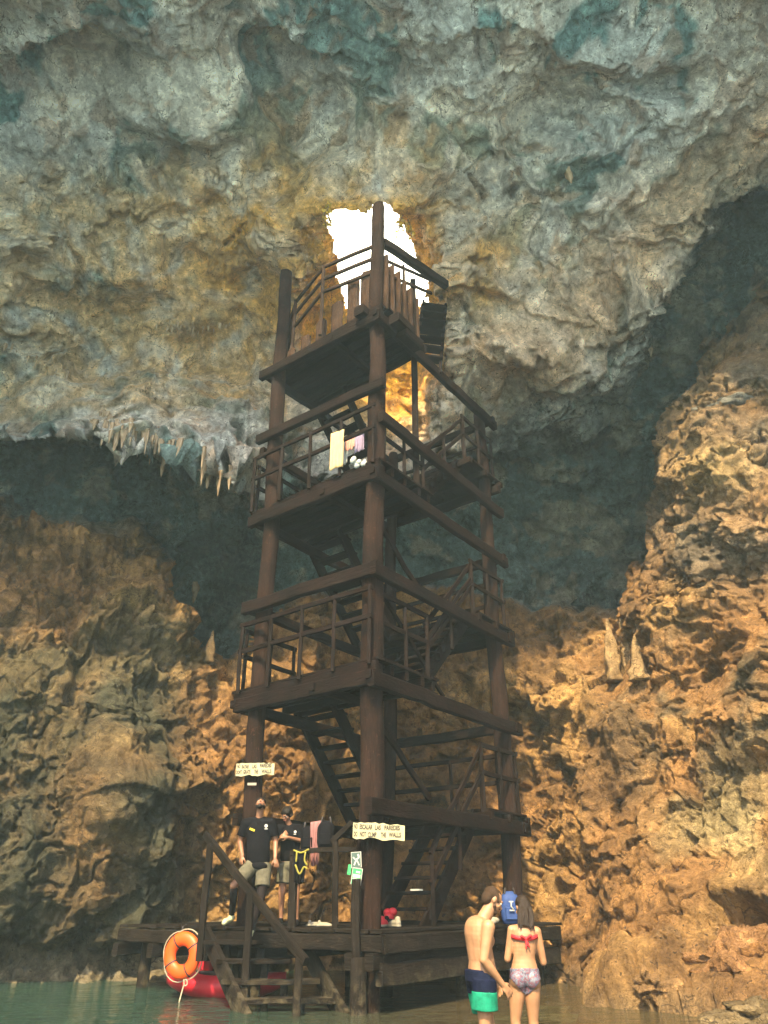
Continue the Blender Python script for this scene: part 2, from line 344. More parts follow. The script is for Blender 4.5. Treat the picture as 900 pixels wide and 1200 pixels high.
# --- man on the dock, looking up -----------------------------------------
def staff_man():
    Y = 12.75; A = lambda x, y, d=0.: at(x, y, Y + d)
    t = thing('person', at(289, 1100, 12.55), 'man in black polo and khaki shorts looking up from the dock', 'person')
    B = MB(); hc = A(304.5, 942.5, -.06); q, hb = head(B, hc, (.06, -.80, .58), (0, .58, .80), .98)
    neck = A(303, 959, .02); chest, belly, pel = A(302, 975), A(302, 995, -.02), A(302, 1013)
    sL, eL, wL = A(287, 963.5), A(280.5, 986, .06), A(283, 1003, -.10); sR, eR, wR = A(317.5, 963.5), A(322, 986, .06), A(321.5, 1006, -.06)
    hL, kL, aL_ = A(294, 1016), A(273, 1037, -.22), at(270.5, 1071, 12.98); hR, kR, aR = A(310, 1016), A(304, 1054, -.16), at(293, 1089, 12.62)
    B.cone(neck - Vector((0, 0, .03)), .062, hc - Vector((0, -.02, .05)), .056)
    torso(B, [(chest, (.17, .115, .17)), (belly, (.155, .12, .15)), (pel, (.16, .118, .12))]); limb(B, [sL, neck - Vector((0, 0, .05)), sR], [.06, .085, .06])
    limb(B, [sL, eL, wL], [.058, .043, .029]); limb(B, [sR, eR, wR], [.058, .043, .029])
    hand(B, wL, A(280.5, 1012, -.12) - wL, (-.5, -.8, .1), 1.0, .5, 1); hand(B, wR, A(324, 1018, -.10) - wR, (.3, -.9, .1), 1.0, .4, -1)
    limb(B, [hL, kL, aL_], [.088, .058, .038]); limb(B, [hR, kR, aR], [.088, .058, .038])
    foot(B, aL_, at(262, 1081, 12.86)); foot(B, aR, at(288.5, 1099, 12.42))
    body = fuse(B, 'body', 'skin_tan', t, .0085, 3); face(q, hb, t, .98)
    S = MB(); torso(S, [(chest, (.195, .140, .19)), (belly, (.182, .145, .15)), (A(302, 1008, -.01), (.180, .142, .12))]); limb(S, [sL + Vector((0, 0, -.01)), neck - Vector((0, 0, .055)), sR + Vector((0, 0, -.01))], [.078, .094, .078])
    flat(S, sL, sL.lerp(eL, .70), .078, .080); flat(S, sR, sR.lerp(eR, .70), .078, .080); fuse(S, 'polo_shirt', 'black_cloth', t, .011, 2)
    C = MB(); C.cone(neck + Vector((-.05, -.03, -.01)), .022, neck + Vector((-.015, -.13, -.09)), .012); C.cone(neck + Vector((.05, -.03, -.01)), .022, neck + Vector((.02, -.13, -.09)), .012); fuse(C, 'collar', 'black_cloth', t, .008, 1)
    P = MB(); P.ell(A(302, 1014), (.182, .140, .12)); flat(P, hL + Vector((.02, 0, .04)), hL.lerp(kL, .80), .118, .112); flat(P, hR + Vector((-.02, 0, .04)), hR.lerp(kR, .62), .118, .118); fuse(P, 'shorts', 'khaki_cloth', t, .011, 2)
    K = MB(); limb(K, [hL.lerp(kL, .98) - Vector((0, -.02, .07)), aL_], [.060, .045]); K.ell(kL.lerp(aL_, .35) + Vector((0, .025, 0)), (.056, .06, .12)); fuse(K, 'legging', 'leggings', t, .01, 2)
    K = MB(); limb(K, [hR.lerp(kR, .55), kR, aR], [.088, .066, .045]); K.ell(kR.lerp(aR, .35) + Vector((0, .02, 0)), (.056, .06, .12)); fuse(K, 'legging', 'leggings', t, .01, 2)
    for an, toe in ((aL_, at(261.5, 1081, 12.86)), (aR, at(288.5, 1099, 12.42))):
        F = MB(); F.cone(an - Vector((0, 0, .03)), .05, an.lerp(toe, .05) - Vector((0, 0, .05)), .045); F.cone(an - Vector((0, 0, .055)), .045, toe, .040); F.ell(an.lerp(toe, .75), (.055, .055, .036)); fuse(F, 'shoe', 'shoe_pale', t, .009, 2)
    h = MB(); h.ell(q(0, -.016, .050), (.081, .092, .078), hb, 18, 10); h.ell(q(0, -.05, .01), (.078, .065, .08), hb); fuse(h, 'hair', 'hair_dark', t, .009, 2)
    b = MB(); b.ell(q(0, .050, -.083), (.046, .042, .036), hb); b.cone(q(-.058, .02, -.045), .022, q(0, .066, -.092), .026); b.cone(q(.058, .02, -.045), .022, q(0, .066, -.092), .026); fuse(b, 'beard', 'hair_dark', t, .008, 1)
    m = MB(); m.box(A(294.6, 971.8, -.145), (.085, .012, .030), Matrix.Rotation(.35, 3, 'Y')); m.build('name_tag', 'yellow_tag', t)
    e = MB(); e.tube([A(311, 967.5, -.128), A(311, 967.5, -.138)], .026, 14); e.box(A(311, 971, -.142), (.05, .006, .012)); em = e.build('emblem', 'white_paint', t)
    m = MB(); m.ell(A(303, 1014, -.125), (.125, .035, .055), Matrix.Rotation(.06, 3, 'Y'), 20, 12); m.build('waist_pouch', 'black_cloth', t, True)
    return t
staff_man()
def staff_woman():
    Y = 13.25; A = lambda x, y, d=0.: at(x, y, Y + d)
    t = thing('person', at(336, 1083, 13.2), 'woman in black polo and khaki shorts looking down at her wrist', 'person')
    B = MB(); hc = A(335.5, 954.5, -.05); q, hb = head(B, hc, (-.42, -.72, -.55), (-.2, -.45, .8), .93)
    neck = A(339, 967, .02); chest, belly, pel = A(339, 981), A(339, 998), A(339, 1013)
    sL, eL, wL = A(327, 970), A(323, 988, .04), A(330, 981, -.22); sR, eR, wR = A(351, 970), A(355.5, 986, -.02), A(336, 981, -.24)
    hL, kL, aL_ = A(332.5, 1016), A(329, 1047, -.05), A(328, 1074, 0); hR, kR, aR = A(346, 1016), A(346, 1047, -.05), A(346, 1076, 0)
    B.cone(neck - Vector((0, 0, .03)), .052, hc - Vector((0, -.02, .05)), .046); torso(B, [(chest, (.145, .115, .155)), (belly, (.135, .105, .14)), (pel, (.155, .12, .12))]); limb(B, [sL, neck - Vector((0, 0, .05)), sR], [.05, .07, .05])
    limb(B, [sL, eL, wL], [.048, .037, .025]); limb(B, [sR, eR, wR], [.048, .038, .026]); hand(B, wR, A(328, 979, -.27) - wR, (0, -1, .2), .92, .4, 1); hand(B, wL, A(334, 976, -.2) - wL, (.2, -.9, .3), .92, .4, -1)
    limb(B, [hL, kL, aL_], [.085, .055, .036]); limb(B, [hR, kR, aR], [.085, .055, .036]); foot(B, aL_, A(325, 1083, -.16)); foot(B, aR, A(347, 1083, -.16))
    for k, a in ((kL, aL_), (kR, aR)): B.ell(k.lerp(a, .33) + Vector((0, .03, 0)), (.05, .052, .11))
    fuse(B, 'body', 'skin_tan', t, .0085, 3); face(q, hb, t, .93)
    S = MB(); torso(S, [(chest, (.172, .142, .18)), (belly, (.160, .130, .15)), (A(339, 1005), (.168, .136, .11))]); limb(S, [sL, neck - Vector((0, 0, .055)), sR], [.066, .082, .066]); flat(S, sL, sL.lerp(eL, .72), .070, .072); flat(S, sR, sR.lerp(eR, .72), .070, .072); fuse(S, 'polo_shirt', 'black_cloth', t, .011, 2)
    P = MB(); P.ell(A(339, 1014), (.176, .140, .115)); flat(P, hL + Vector((0, 0, .04)), hL.lerp(kL, .62), .112, .118); flat(P, hR + Vector((0, 0, .04)), hR.lerp(kR, .62), .112, .118); fuse(P, 'shorts', 'khaki_cloth', t, .011, 2)
    h = MB(); h.ell(q(0, -.022, .050), (.088, .098, .084), hb, 18, 10); h.ell(q(.015, -.075, .01), (.082, .062, .095), hb); h.ell(q(.045, -.085, -.03), (.055, .05, .07), hb); h.cone(q(-.05, .05, .06), .026, q(-.07, .02, -.02), .016); h.cone(q(.05, .05, .06), .026, q(.07, .02, -.02), .016); fuse(h, 'hair', 'hair_dark', t, .009, 2)
    e = MB(); e.tube([A(345, 974.5, -.142), A(345.1, 974.5, -.152)], .022, 14); e.box(A(344.6, 977.3, -.155), (.04, .006, .01)); e.build('emblem', 'white_paint', t)
    for an, toe in ((aL_, A(325, 1083, -.16)), (aR, A(347, 1083, -.16))):
        F = MB(); F.cone(an - Vector((0, 0, .045)), .044, toe, .036); F.ell(an.lerp(toe, .75), (.05, .05, .034)); fuse(F, 'shoe', 'black_cloth', t, .009, 2)
staff_woman()
def bather_man():
    Y = 8.5; A = lambda x, y, d=0.: at(x, y, Y + d); FW = Vector((.93, .36, 0)).normalized(); RT = Vector((.36, -.93, 0)).normalized()
    t = thing('person', Vector((A(562, 1150).x, 8.5, -1.54)), 'bare chested man in navy and green swim shorts standing in the water', 'person')
    TB = Matrix((RT, FW, Vector((0, 0, 1)))).transposed()
    B = MB(); hc = A(576.5, 1055, .02); q, hb = head(B, hc, (.78, .22, -.52), (.48, .13, .80), 1.02)
    neck = A(563, 1079); chest, mid, belly, pel = A(559, 1096), A(560.5, 1112), A(563, 1126), A(562, 1146)
    tl = Matrix.Rotation(.16, 3, 'Y')
    B.cone(neck - Vector((.02, 0, .05)), .075, hc - Vector((.015, 0, .035)), .060); torso(B, [(A(557.5, 1090), (.185, .108, .13)), (chest, (.182, .122, .15)), (mid, (.165, .116, .14)), (belly, (.157, .118, .13)), (pel, (.163, .123, .13))], TB); B.ell(A(568, 1102), (.13, .075, .08), TB)
    sN = A(561, 1086) + RT * .185; sF = A(563, 1085) - RT * .185; limb(B, [sN - RT * .01, neck - Vector((.01, 0, .06)), sF + RT * .01], [.065, .075, .065])
    eN, wN = A(565.5, 1125, -.20), A(587.5, 1154, -.08); eF, wF = A(572, 1122, .26), A(580, 1150, .22)
    limb(B, [sN, sN.lerp(eN, .45), eN], [.066, .055, .044]); limb(B, [eN, eN.lerp(wN, .3), wN], [.044, .046, .029]); limb(B, [sF, eF, wF], [.06, .044, .03])
    hand(B, wN, A(604, 1175, -.02) - wN, Vector((.35, -.85, .35)), 1.05, .22, 1); hand(B, wF, Vector((.3, .1, -1)), (.5, .8, 0), 1.0, .4, 1)
    aN, aF = Vector((A(563, 1150).x, 8.38, -1.46)), Vector((A(572, 1150).x, 8.66, -1.46)); hN, hF = A(561, 1152) + RT * .09, A(563, 1152) - RT * .09; kN, kF = A(567, 1203, -.08), A(572, 1203, .12)
    limb(B, [hN, hN.lerp(kN, .4), kN, kN.lerp(aN, .35), aN], [.095, .085, .058, .060, .038]); limb(B, [hF, hF.lerp(kF, .4), kF, kF.lerp(aF, .35), aF], [.095, .085, .058, .060, .038])
    foot(B, aN, aN + FW * .20 - Vector((0, 0, .06))); foot(B, aF, aF + FW * .20 - Vector((0, 0, .06)))
    fuse(B, 'body', 'skin_light', t, .0075, 3); face(q, hb, t, 1.02)
    h = MB(); h.ell(q(0, -.036, .034), (.080, .084, .082), hb, 18, 10); h.ell(q(0, -.065, -.01), (.076, .055, .075), hb); h.ell(q(0, .00, .072), (.060, .062, .040), hb); h.cone(q(-.072, .03, .0), .014, q(-.07, .0, .05), .018); h.cone(q(.072, .03, .0), .014, q(.07, .0, .05), .018); fuse(h, 'hair', 'hair_cropped', t, .008, 2)
    b = MB(); b.ell(q(0, .052, -.086), (.048, .042, .034), hb); b.cone(q(-.064, .015, -.045), .018, q(0, .066, -.094), .026); b.cone(q(.064, .015, -.045), .018, q(0, .066, -.094), .026); b.cone(q(-.03, .09, -.043), .010, q(.03, .09, -.043), .010); fuse(b, 'beard', 'beard', t, .008, 1)
    S = MB(); S.ell(A(562, 1146), (.180, .142, .12), TB); S.tube([A(561.5, 1136), A(562, 1150)], .155, 20)
    S2 = []
    lN, lF = hN.lerp(kN, .20), hF.lerp(kF, .20)
    flat(S, hN + Vector((0, 0, .04)), lN, .122, .122); flat(S, hF + Vector((0, 0, .04)), lF, .122, .122); sh = fuse(S, 'swim_shorts', 'navy_cloth', t, .009, 2)
    G = MB(); flat(G, lN + Vector((0, 0, .01)), hN.lerp(kN, .63), .123, .130); flat(G, lF + Vector((0, 0, .01)), hF.lerp(kF, .63), .123, .130); fuse(G, 'shorts_hem', 'green_cloth', sh, .009, 2)
bather_man()
def bather_woman():
    Y = 9.2; A = lambda x, y, d=0.: at(x, y, Y + d)
    t = thing('person', Vector((A(613, 1150).x, 9.2, -1.54)), 'woman in red bikini top and patterned bottoms seen from behind', 'person')
    B = MB(); hc = A(611, 1064, .12); q, hb = head(B, hc, (-.25, .80, -.50), (-.1, .5, .8), .95)
    neck = A(613, 1083, .05); chest, waist, pel = A(613, 1100), A(613, 1122), A(613.5, 1144)
    sL, eL, wL = A(598.5, 1090), A(593.5, 1124, .03), A(600, 1112, .27); sR, eR, wR = A(628, 1092), A(635.5, 1128, .03), A(626, 1116, .27)
    B.cone(neck - Vector((0, 0, .04)), .058, hc - Vector((0, .0, .05)), .05); torso(B, [(A(613, 1093), (.138, .082, .09)), (chest, (.136, .094, .12)), (waist, (.118, .086, .12)), (pel, (.155, .110, .11))]); limb(B, [sL, neck - Vector((0, -.0, .05)), sR], [.047, .06, .047])
    limb(B, [sL, eL, wL], [.046, .037, .026]); limb(B, [sR, eR, wR], [.046, .037, .026]); hand(B, wL, (.3, .7, .4), (0, -.5, .8), .9, .5, 1); hand(B, wR, (-.3, .7, .4), (0, -.5, .8), .9, .5, -1)
    hL, kL, aL_ = A(605, 1153, .0), A(602.5, 1196, .03), Vector((A(602, 1150).x, 9.26, -1.47)); hR, kR, aR = A(622, 1153), A(623.5, 1196, .03), Vector((A(623, 1150).x, 9.26, -1.47))
    for h_, k, a in ((hL, kL, aL_), (hR, kR, aR)):
        limb(B, [h_, h_.lerp(k, .4), k, k.lerp(a, .35), a], [.092, .080, .053, .055, .034]); B.ell(h_ + Vector((0, -.055, .035)), (.082, .075, .085)); foot(B, a, a + Vector((0, .19, -.06)), .92)
    body = fuse(B, 'body', 'skin_light', t, .0075, 3); face(q, hb, t, .95)
    h = MB(); h.ell(q(0, -.03, .04), (.082, .090, .080), hb, 18, 10); h.ell(q(0, -.06, -.02), (.078, .06, .09), hb)
    for k in range(16):
        x = -.065 + .13 * k / 15; e = A(607 + 17.5 * k / 15 + random.uniform(-2, 2), 1083 + random.uniform(-3, 8) + (5 if k > 9 else 0), -.10); p = q(x * .9, -.075, -.01); h.tube(ipath([p, p.lerp(e, .5) + Vector((random.uniform(-.01, .01), -.03, .0)), e], 4), [.02, .021, .020, .019, .017, .014, .012, .009, .003], 8)
    fuse(h, 'hair', 'hair_brown', t, .008, 1)
    C = MB(); n = 40; pts = [chest + Vector((.148 * math.cos(2 * math.pi * k / n), .104 * math.sin(2 * math.pi * k / n), .012 + .012 * math.cos(4 * math.pi * k / n))) for k in range(n + 1)]
    rings = []
    for p in pts:
        r = Vector((p.x - chest.x, p.y - chest.y, 0)).normalized() * .007; rings.append([p + r + Vector((0, 0, .021)), p - r + Vector((0, 0, .021)), p - r - Vector((0, 0, .021)), p + r - Vector((0, 0, .021))])
    C.loft(rings, [k * .02 for k in range(n + 1)], False); bt = C.build('bikini_top', 'red_cloth', t, True)
    K = MB(); c = chest + Vector((.0, -.108, .0)); K.ell(c, (.018, .014, .02)); K.cone(c, .010, c + Vector((.05, -.012, .028)), .016); K.cone(c, .010, c + Vector((-.045, -.012, .022)), .015); K.cone(c, .010, c + Vector((.03, -.012, -.075)), .009); K.cone(c, .010, c + Vector((-.005, -.012, -.09)), .009); fuse(K, 'bow', 'red_cloth', bt, .006, 1)
    # the bottoms follow the body: its own skin faces between waistline and leg line, lifted a few millimetres and closed
    me = body.data; off = np.array(wloc(body)); zt = A(613, 1136).z; zc_ = A(613, 1166).z; xc = A(613.5, 1150).x; nv = len(me.vertices); co_ = np.empty(nv * 3); me.vertices.foreach_get('co', co_); co_ = co_.reshape(-1, 3) + off; nn = np.array([v.normal[:] for v in me.vertices])
    V = []; Fc = []; idx = {}; edges = {}
    def vid(i):
        if i not in idx: idx[i] = len(V); V.append(co_[i] + nn[i] * .008); V.append(co_[i] + nn[i] * .0005)
        return idx[i]
    for p in me.polygons:
        c = p.center; x, y, z = c.x + off[0] - xc, c.y + off[1], c.z + off[2]
        if z > zt + .012 * math.cos(x * 9): continue
        if z < zc_ + (abs(x) / .165) ** 1.25 * (.165 if y < 9.2 else .20): continue
        if abs(x) > .20: continue
        q = [vid(i) for i in p.vertices]; Fc.append(tuple(q)); Fc.append(tuple(k + 1 for k in reversed(q)))
        for e in zip(q, q[1:] + q[:1]): edges[e] = 1
    for (a_, b_) in edges:
        if (b_, a_) not in edges: Fc.append((a_, a_ + 1, b_ + 1, b_))
    m = MB(); m.v = [tuple(v) for v in V]; m.f = Fc; m.mi = [0] * len(Fc); m.uv = [(0, 0)] * sum(len(f) for f in Fc); m.build('bikini_bottoms', 'print_cloth', t, True)
bather_woman()
# ================================================================== THE CAVE
CEN = np.array([0., 3., 1.])
def rbf(ctrl):
    pts = np.array([tuple(at(*c)) if len(c) == 3 else c[:3] for c in ctrl]) - CEN
    r = np.linalg.norm(pts, axis=1); d = pts / r[:, None]
    K = np.sqrt(((d[:, None] - d[None]) ** 2).sum(2) + .06 ** 2); n = len(r)
    A = np.zeros((n + 1, n + 1)); A[:n, :n] = K + np.eye(n) * 1e-3; A[n, :n] = A[:n, n] = 1
    w = np.linalg.solve(A, np.append(r, 0))
    def f(D):
        out = np.full(len(D), w[n])
        for i in range(n): out = out + w[i] * np.sqrt(((D - d[i]) ** 2).sum(1) + .06 ** 2)
        return np.clip(out, 5, 30)
    return f
W4 = lambda *a: (*a, 'w')
SIDE = [W4(-13,8,0), W4(-14,8,8), W4(13,8,0), W4(14,8,8), W4(-12,3,14), W4(12,3,14), W4(-16,3,0), W4(16,3,0)]
fA = rbf([(0,480,16.0),(60,500,16.0),(150,495,15.6),(230,530,16.0),(290,570,16.6),(0,430,16.6),(100,440,17.4),(250,450,17.6),(30,370,16.0),(130,350,16.4),(250,330,16.0),
 (180,240,14.4),(300,260,14.8),(60,270,14.6),(0,200,12.8),(340,320,15.4),(400,215,13.0),(470,210,12.9),(540,290,14.6),(550,400,16.2),(600,330,15.2),
 (560,480,17.4),(620,470,18.4),(650,420,16.6),(700,365,15.4),(790,300,14.2),(850,235,13.2),(900,190,12.4),(700,440,18.2),(760,330,14.6),
 (100,100,11.9),(200,160,13.2),(300,100,12.0),(330,60,11.6),(380,140,12.8),(450,150,12.4),(520,120,12.2),(600,160,12.9),(700,200,13.2),(750,100,11.6),(850,110,11.0),
 (0,40,9.6),(0,100,11.2),(450,20,10.0),(600,60,11.0),(250,20,10.2),(900,20,9.2),(700,20,10.0),
 W4(0,7,18.6),W4(0,3,19.4),W4(-6,3,18.6),W4(6,3,18.4),W4(0,0,19.8),W4(-8,7,16),W4(8,7,15.5),(-150,300,13.0),(1050,200,10.8),(-150,500,14),(1050,450,13.5)] + SIDE)
fB = rbf([(0,560,19.0),(100,580,20.0),(180,600,20.6),(255,600,21.0),(255,700,22.0),(330,650,22),(420,600,22),(520,600,22),(600,650,23.0),(650,600,23.0),(700,560,22.0),(640,500,20.5),(720,480,20.0),
 (800,330,17.5),(850,290,16.5),(900,260,15.5),(760,420,18.5),(1000,300,14.5),(-150,600,17.5),(700,690,23)] + SIDE)
fC = rbf([(0,620,16.9),(100,640,17.6),(180,660,18.0),(60,700,16.4),(30,760,15.4),(40,830,15.1),(110,780,15.6),(120,900,15.0),(40,950,14.9),(180,760,16.8),(230,800,17.6),(200,900,16.0),(150,1000,15.3),(60,1060,15.0),
 (230,960,16.6),(260,1050,17.4),(350,760,18.4),(350,900,17.8),(350,1040,17.6),(420,1060,17.9),(500,1000,18.6),(560,950,18.6),(520,760,18.0),(500,830,18.2),(560,740,18.8),(600,720,19.4),(660,720,19.2),(600,850,18.4),(640,800,17.6),
 (720,720,17.4),(700,800,16.6),(690,900,15.6),(640,1000,16.4),(620,1100,16.4),(680,1100,14.6),(700,1150,13.2),(760,1170,11.9),(830,1150,11.4),(880,1185,10.6),(760,1000,13.8),(850,1050,12.0),(900,950,11.8),(800,880,13.6),(900,800,12.4),
 (800,760,14.4),(900,700,13.0),(-150,900,13.4),(-150,700,14.6),(1050,1000,9.6),(1050,700,11.2), (300,1180,17.6),(500,1180,18)] + SIDE)
fD = rbf([(900,350,14.6),(850,380,15.0),(800,440,15.4),(775,510,15.6),(765,600,15.8),(740,680,16.2),(830,480,14.2),(850,560,13.2),(900,480,13.2),(900,600,12.6),(800,620,14.6),(820,700,14.0),(900,700,13.0),(740,760,16.0),(720,740,16.8),(1050,500,11.5),(1050,300,12.5),(1050,700,11.2),(800,760,14.4)] + SIDE)
fE = rbf([(-150,1120,14.5),(0,1100,16.6),(0,1140,15.9),(100,1110,16.8),(150,1140,16.4),(200,1115,16.9),(280,1110,17.2),(300,1150,16.8),(0,1190,13.5),(150,1190,13.8)] + SIDE)

def poly_sd(u, v, poly):
    """signed distance in photo units, positive inside"""
    n = len(poly); best = np.full(len(u), 1e9); ins = np.zeros(len(u), bool)
    for i in range(n):
        (x0, y0), (x1, y1) = poly[i], poly[(i + 1) % n]
        dx, dy = x1 - x0, y1 - y0; t = np.clip(((u - x0) * dx + (v - y0) * dy) / (dx * dx + dy * dy), 0, 1)
        best = np.minimum(best, np.hypot(u - x0 - t * dx, v - y0 - t * dy))
        c = ((y0 > v) != (y1 > v)); xi = x0 + (v - y0) * dx / (dy if dy else 1e-9); ins ^= c & (u < xi)
    return np.where(ins, best, -best)

NX, NY, CX, CY = 640, 800, 36, 50
tx = np.radians(np.concatenate([np.linspace(-87, -34.2, CX, endpoint=False), np.linspace(-34.2, 34.2, NX), np.linspace(34.2, 87, CX + 1)[1:]]))
ph = np.radians(np.concatenate([np.linspace(-32, -10, 14, endpoint=False), np.linspace(-10, 76, NY), np.linspace(76, 97, CY + 1)[1:]]))
TX, PH = np.meshgrid(tx, ph); nr, nc = TX.shape
D = np.stack([np.sin(TX), np.cos(TX) * np.cos(PH), np.cos(TX) * np.sin(PH)], 2).reshape(-1, 3)
def proj(P):
    zc = np.maximum(P[:, 1] * cP + P[:, 2] * sP, .5); yc = P[:, 2] * cP - P[:, 1] * sP
    return 450 + FPX * P[:, 0] / zc, 600 - FPX * yc / zc
P0 = CEN + D * np.minimum(fA(D), fC(D))[:, None]
U, Vv = proj(P0)
wn1 = fbm(D * 14, 5, 3); wn2 = fbm(D * 14 + 40, 5, 5); wf = fbm(D * 60, 3, 8)
Uw, Vw = U + 26 * wn1 + 5 * wf, Vv + 26 * wn2 + 5 * wf
lip = np.interp(Uw, [-300,0,60,100,140,200,260,300,340,420,520,570,640,700,745,790,800,840,900,1200], [480,508,525,508,522,548,562,590,580,560,540,520,500,470,400,325,285,258,232,180])
ledge = np.interp(Uw, [-300,0,100,180,212,222,288,300,340,520,590,730,1200], [600,598,618,640,650,755,765,715,700,690,704,704,704])
lipw = np.interp(Uw, [0,300,520,640,740,800,1200], [14,12,40,110,60,24,24])
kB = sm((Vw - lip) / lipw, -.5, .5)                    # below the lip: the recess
kC = sm((Vw - ledge) / np.interp(U, [0, 180, 215, 560, 700], [46, 40, 8, 10, 16]), -.5, .5)                     # below the ledge: the lower wall
kD = sm(poly_sd(Uw, Vw, [(1300,200),(905,335),(852,372),(802,430),(772,500),(762,600),(740,665),(728,705),(735,760),(1300,760)]) / 6, -.5, .5)
kC = np.maximum(kC, kD)
kE = sm((Vw - np.interp(Uw, [-300,0,150,290,310,1200],[1088,1086,1088,1100,1400,1400])) / 5, -.5, .5)
rad = fA(D); rad = rad + (np.maximum(fB(D), rad) - rad) * kB; rad = rad + (fC(D) - rad) * kC; rad = rad + (fD(D) - rad) * kD * (1 - sm((Vw - 640) / 120)); rad = rad + (fE(D) - rad) * kE
OUTER = [(328,415),(336,335),(346,268),(374,228),(440,214),(488,216),(520,255),(536,330),(532,385),(536,440),(512,525),(450,540),(405,505),(352,450)]
INNER = [(378,254),(400,248),(430,244),(453,235),(466,245),(474,275),(488,300),(503,322),(506,352),(480,372),(440,378),(412,362),(402,330),(395,300),(384,276)]
Ub, Vb = proj(CEN + D * rad[:, None])
so = poly_sd(Ub + 8 * wn1 + 4 * wf, Vb + 8 * wn2 + 4 * wf, OUTER)
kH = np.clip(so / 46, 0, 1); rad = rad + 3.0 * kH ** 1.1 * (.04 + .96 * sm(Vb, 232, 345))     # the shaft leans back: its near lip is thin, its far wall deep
P1 = CEN + D * rad[:, None]
Uh, Vh = proj(P1)
si = poly_sd(Uh + 6 * wn1 + 5 * wf, Vh + 6 * wn2 + 5 * wf, INNER)
# rock relief ------------------------------------------------------
G = P1.reshape(nr, nc, 3)
def norms(G):
    du = np.gradient(G, axis=1); dv = np.gradient(G, axis=0); n = np.cross(dv, du); n /= np.linalg.norm(n, axis=2, keepdims=True) + 1e-9
    return n.reshape(-1, 3)
nb = norms(G)
if (nb * D).sum(1).mean() > 0: nb = -nb               # points into the cave
fcg = sm(-(nb * D).sum(1), .12, .6)[:, None]; nb = nb * .6 * fcg - D * (1 - .6 * fcg); nb /= np.linalg.norm(nb, axis=1, keepdims=True)
warp = np.stack([fbm(P1 / 2.6, 3, 11), fbm(P1 / 2.6, 3, 12), fbm(P1 / 2.6, 3, 13)], 1)
upper = (1 - kB) * (1 - kC) * (1 - kD)
lower = np.clip(kC + kD, 0, 1)
Q = P1 + warp * (.16 + .5 * upper)[:, None] + np.stack([fbm(P1 / .5, 3, 14), fbm(P1 / .5, 3, 15), fbm(P1 / .5, 3, 16)], 1) * .10
f1, f2, fa = worley(Q / 1.7, 4); g1, g2, fb = worley(Q / .62 * np.array([1, 1, .8]), 9); h1, h2, fc = worley(Q / 3.4, 21)
s1, s2, fd = worley(Q / .26, 33)
vert = P1 * np.array([1 / .42, 1 / .42, 1 / 2.2])
rough = sm(fbm(Q / 2.2, 3, 80), -.25, .35)              # some stretches are broken up, others are smooth flowstone
d = .80 * fbm(Q / 3.2, 3, 20)
q3 = fbm(Q / 3.3, 5, 46) * 2.6; ter = (np.floor(q3) + sm(q3 - np.floor(q3), 0, .22)) * .42       # broken bedding shelves
ru = np.clip(.18 + .95 * sm(fbm(Q / 3.8, 3, 47), -.15, .35) * (.35 + .65 * sm(Vv, 60, 260)), 0, 1)          # smooth scalloped stretches between broken ones
d += upper * (-.45 * (.55 - f1) - 1.35 * (.5 - h1) + ter * (.3 + .7 * ru) + ru * (.30 * ridged(Q / 1.5, 5, 41) * .5 + .45 * fc + .16 * fbm(Q / .5, 5, 44)) + .05 * fbm(Q / .7, 4, 45))
for ax_, ay_, rx_, ry_, dp in ((337, 62, 44, 26, -1.3), (220, 182, 62, 15, -.8), (205, 140, 75, 34, .8), (470, 92, 24, 34, -.9), (150, 84, 7, 24, -.7), (75, 72, 30, 40, -.4), (690, 232, 34, 22, -.6), (655, 190, 16, 26, .5), (150, 330, 60, 26, .5), (60, 465, 60, 16, .6), (345, 160, 12, 12, -.7), (318, 185, 14, 16, .4), (800, 110, 70, 22, -.5), (740, 70, 60, 24, .5), (560, 120, 30, 50, .4), (180, 420, 70, 24, -.7)):
    d += upper * dp * np.exp(-(((U + 9 * wn1 - ax_) / rx_) ** 2 + ((Vv + 9 * wn2 - ay_) / ry_) ** 2) ** 1.6)
kr = sm(U, 600, 760); d += lower * ((.42 - .24 * kr) * fa + (.3 + .7 * rough) * (.36 - .10 * kr) * fb + (.30 - .10 * kr) * fc + .10 * np.minimum(f2 - f1, .25) + (.20 - .06 * kr) * fbm(Q / .9, 5, 51) + .07 * fbm(Q / .22, 3, 52) - .03 * sm(fbm(Q / .33, 2, 53), .25, .5))
d += (1 - upper) * (1 - lower) * (.5 * fa + .9 * (h1 - .5) + .3 * rough * fb + .30 * ridged(Q / 1.1, 4, 61) * .6)
lf = np.clip(lower * sm(-U, -330, -150), 0, 1)          # flowstone curtains of the left wall
d += lf * (.16 * fbm(vert, 3, 71) + .10 * ridged(vert * .8, 3, 73)) + upper * .06 * fbm(vert, 3, 72)
d += .20 * rough * fd * (.4 + .6 * lower)
holes = sm(fbm(Q / .8, 3, 90), .40, .60); d -= .22 * holes * (.4 + .6 * lower)
crk = np.abs(fbm(Q / 2.4, 4, 95)); d -= .25 * (1 - sm(crk, 0, .03)) * (.5 + .5 * lower)          # long cracks
d *= (1 - .55 * kH) * (1 - .38 * kr * lower * sm(Vv, 740, 820)) * (1 - .42 * lower * sm(-U, -260, -160) * sm(Vv, 720, 790))
P2 = P1 + nb * d[:, None]
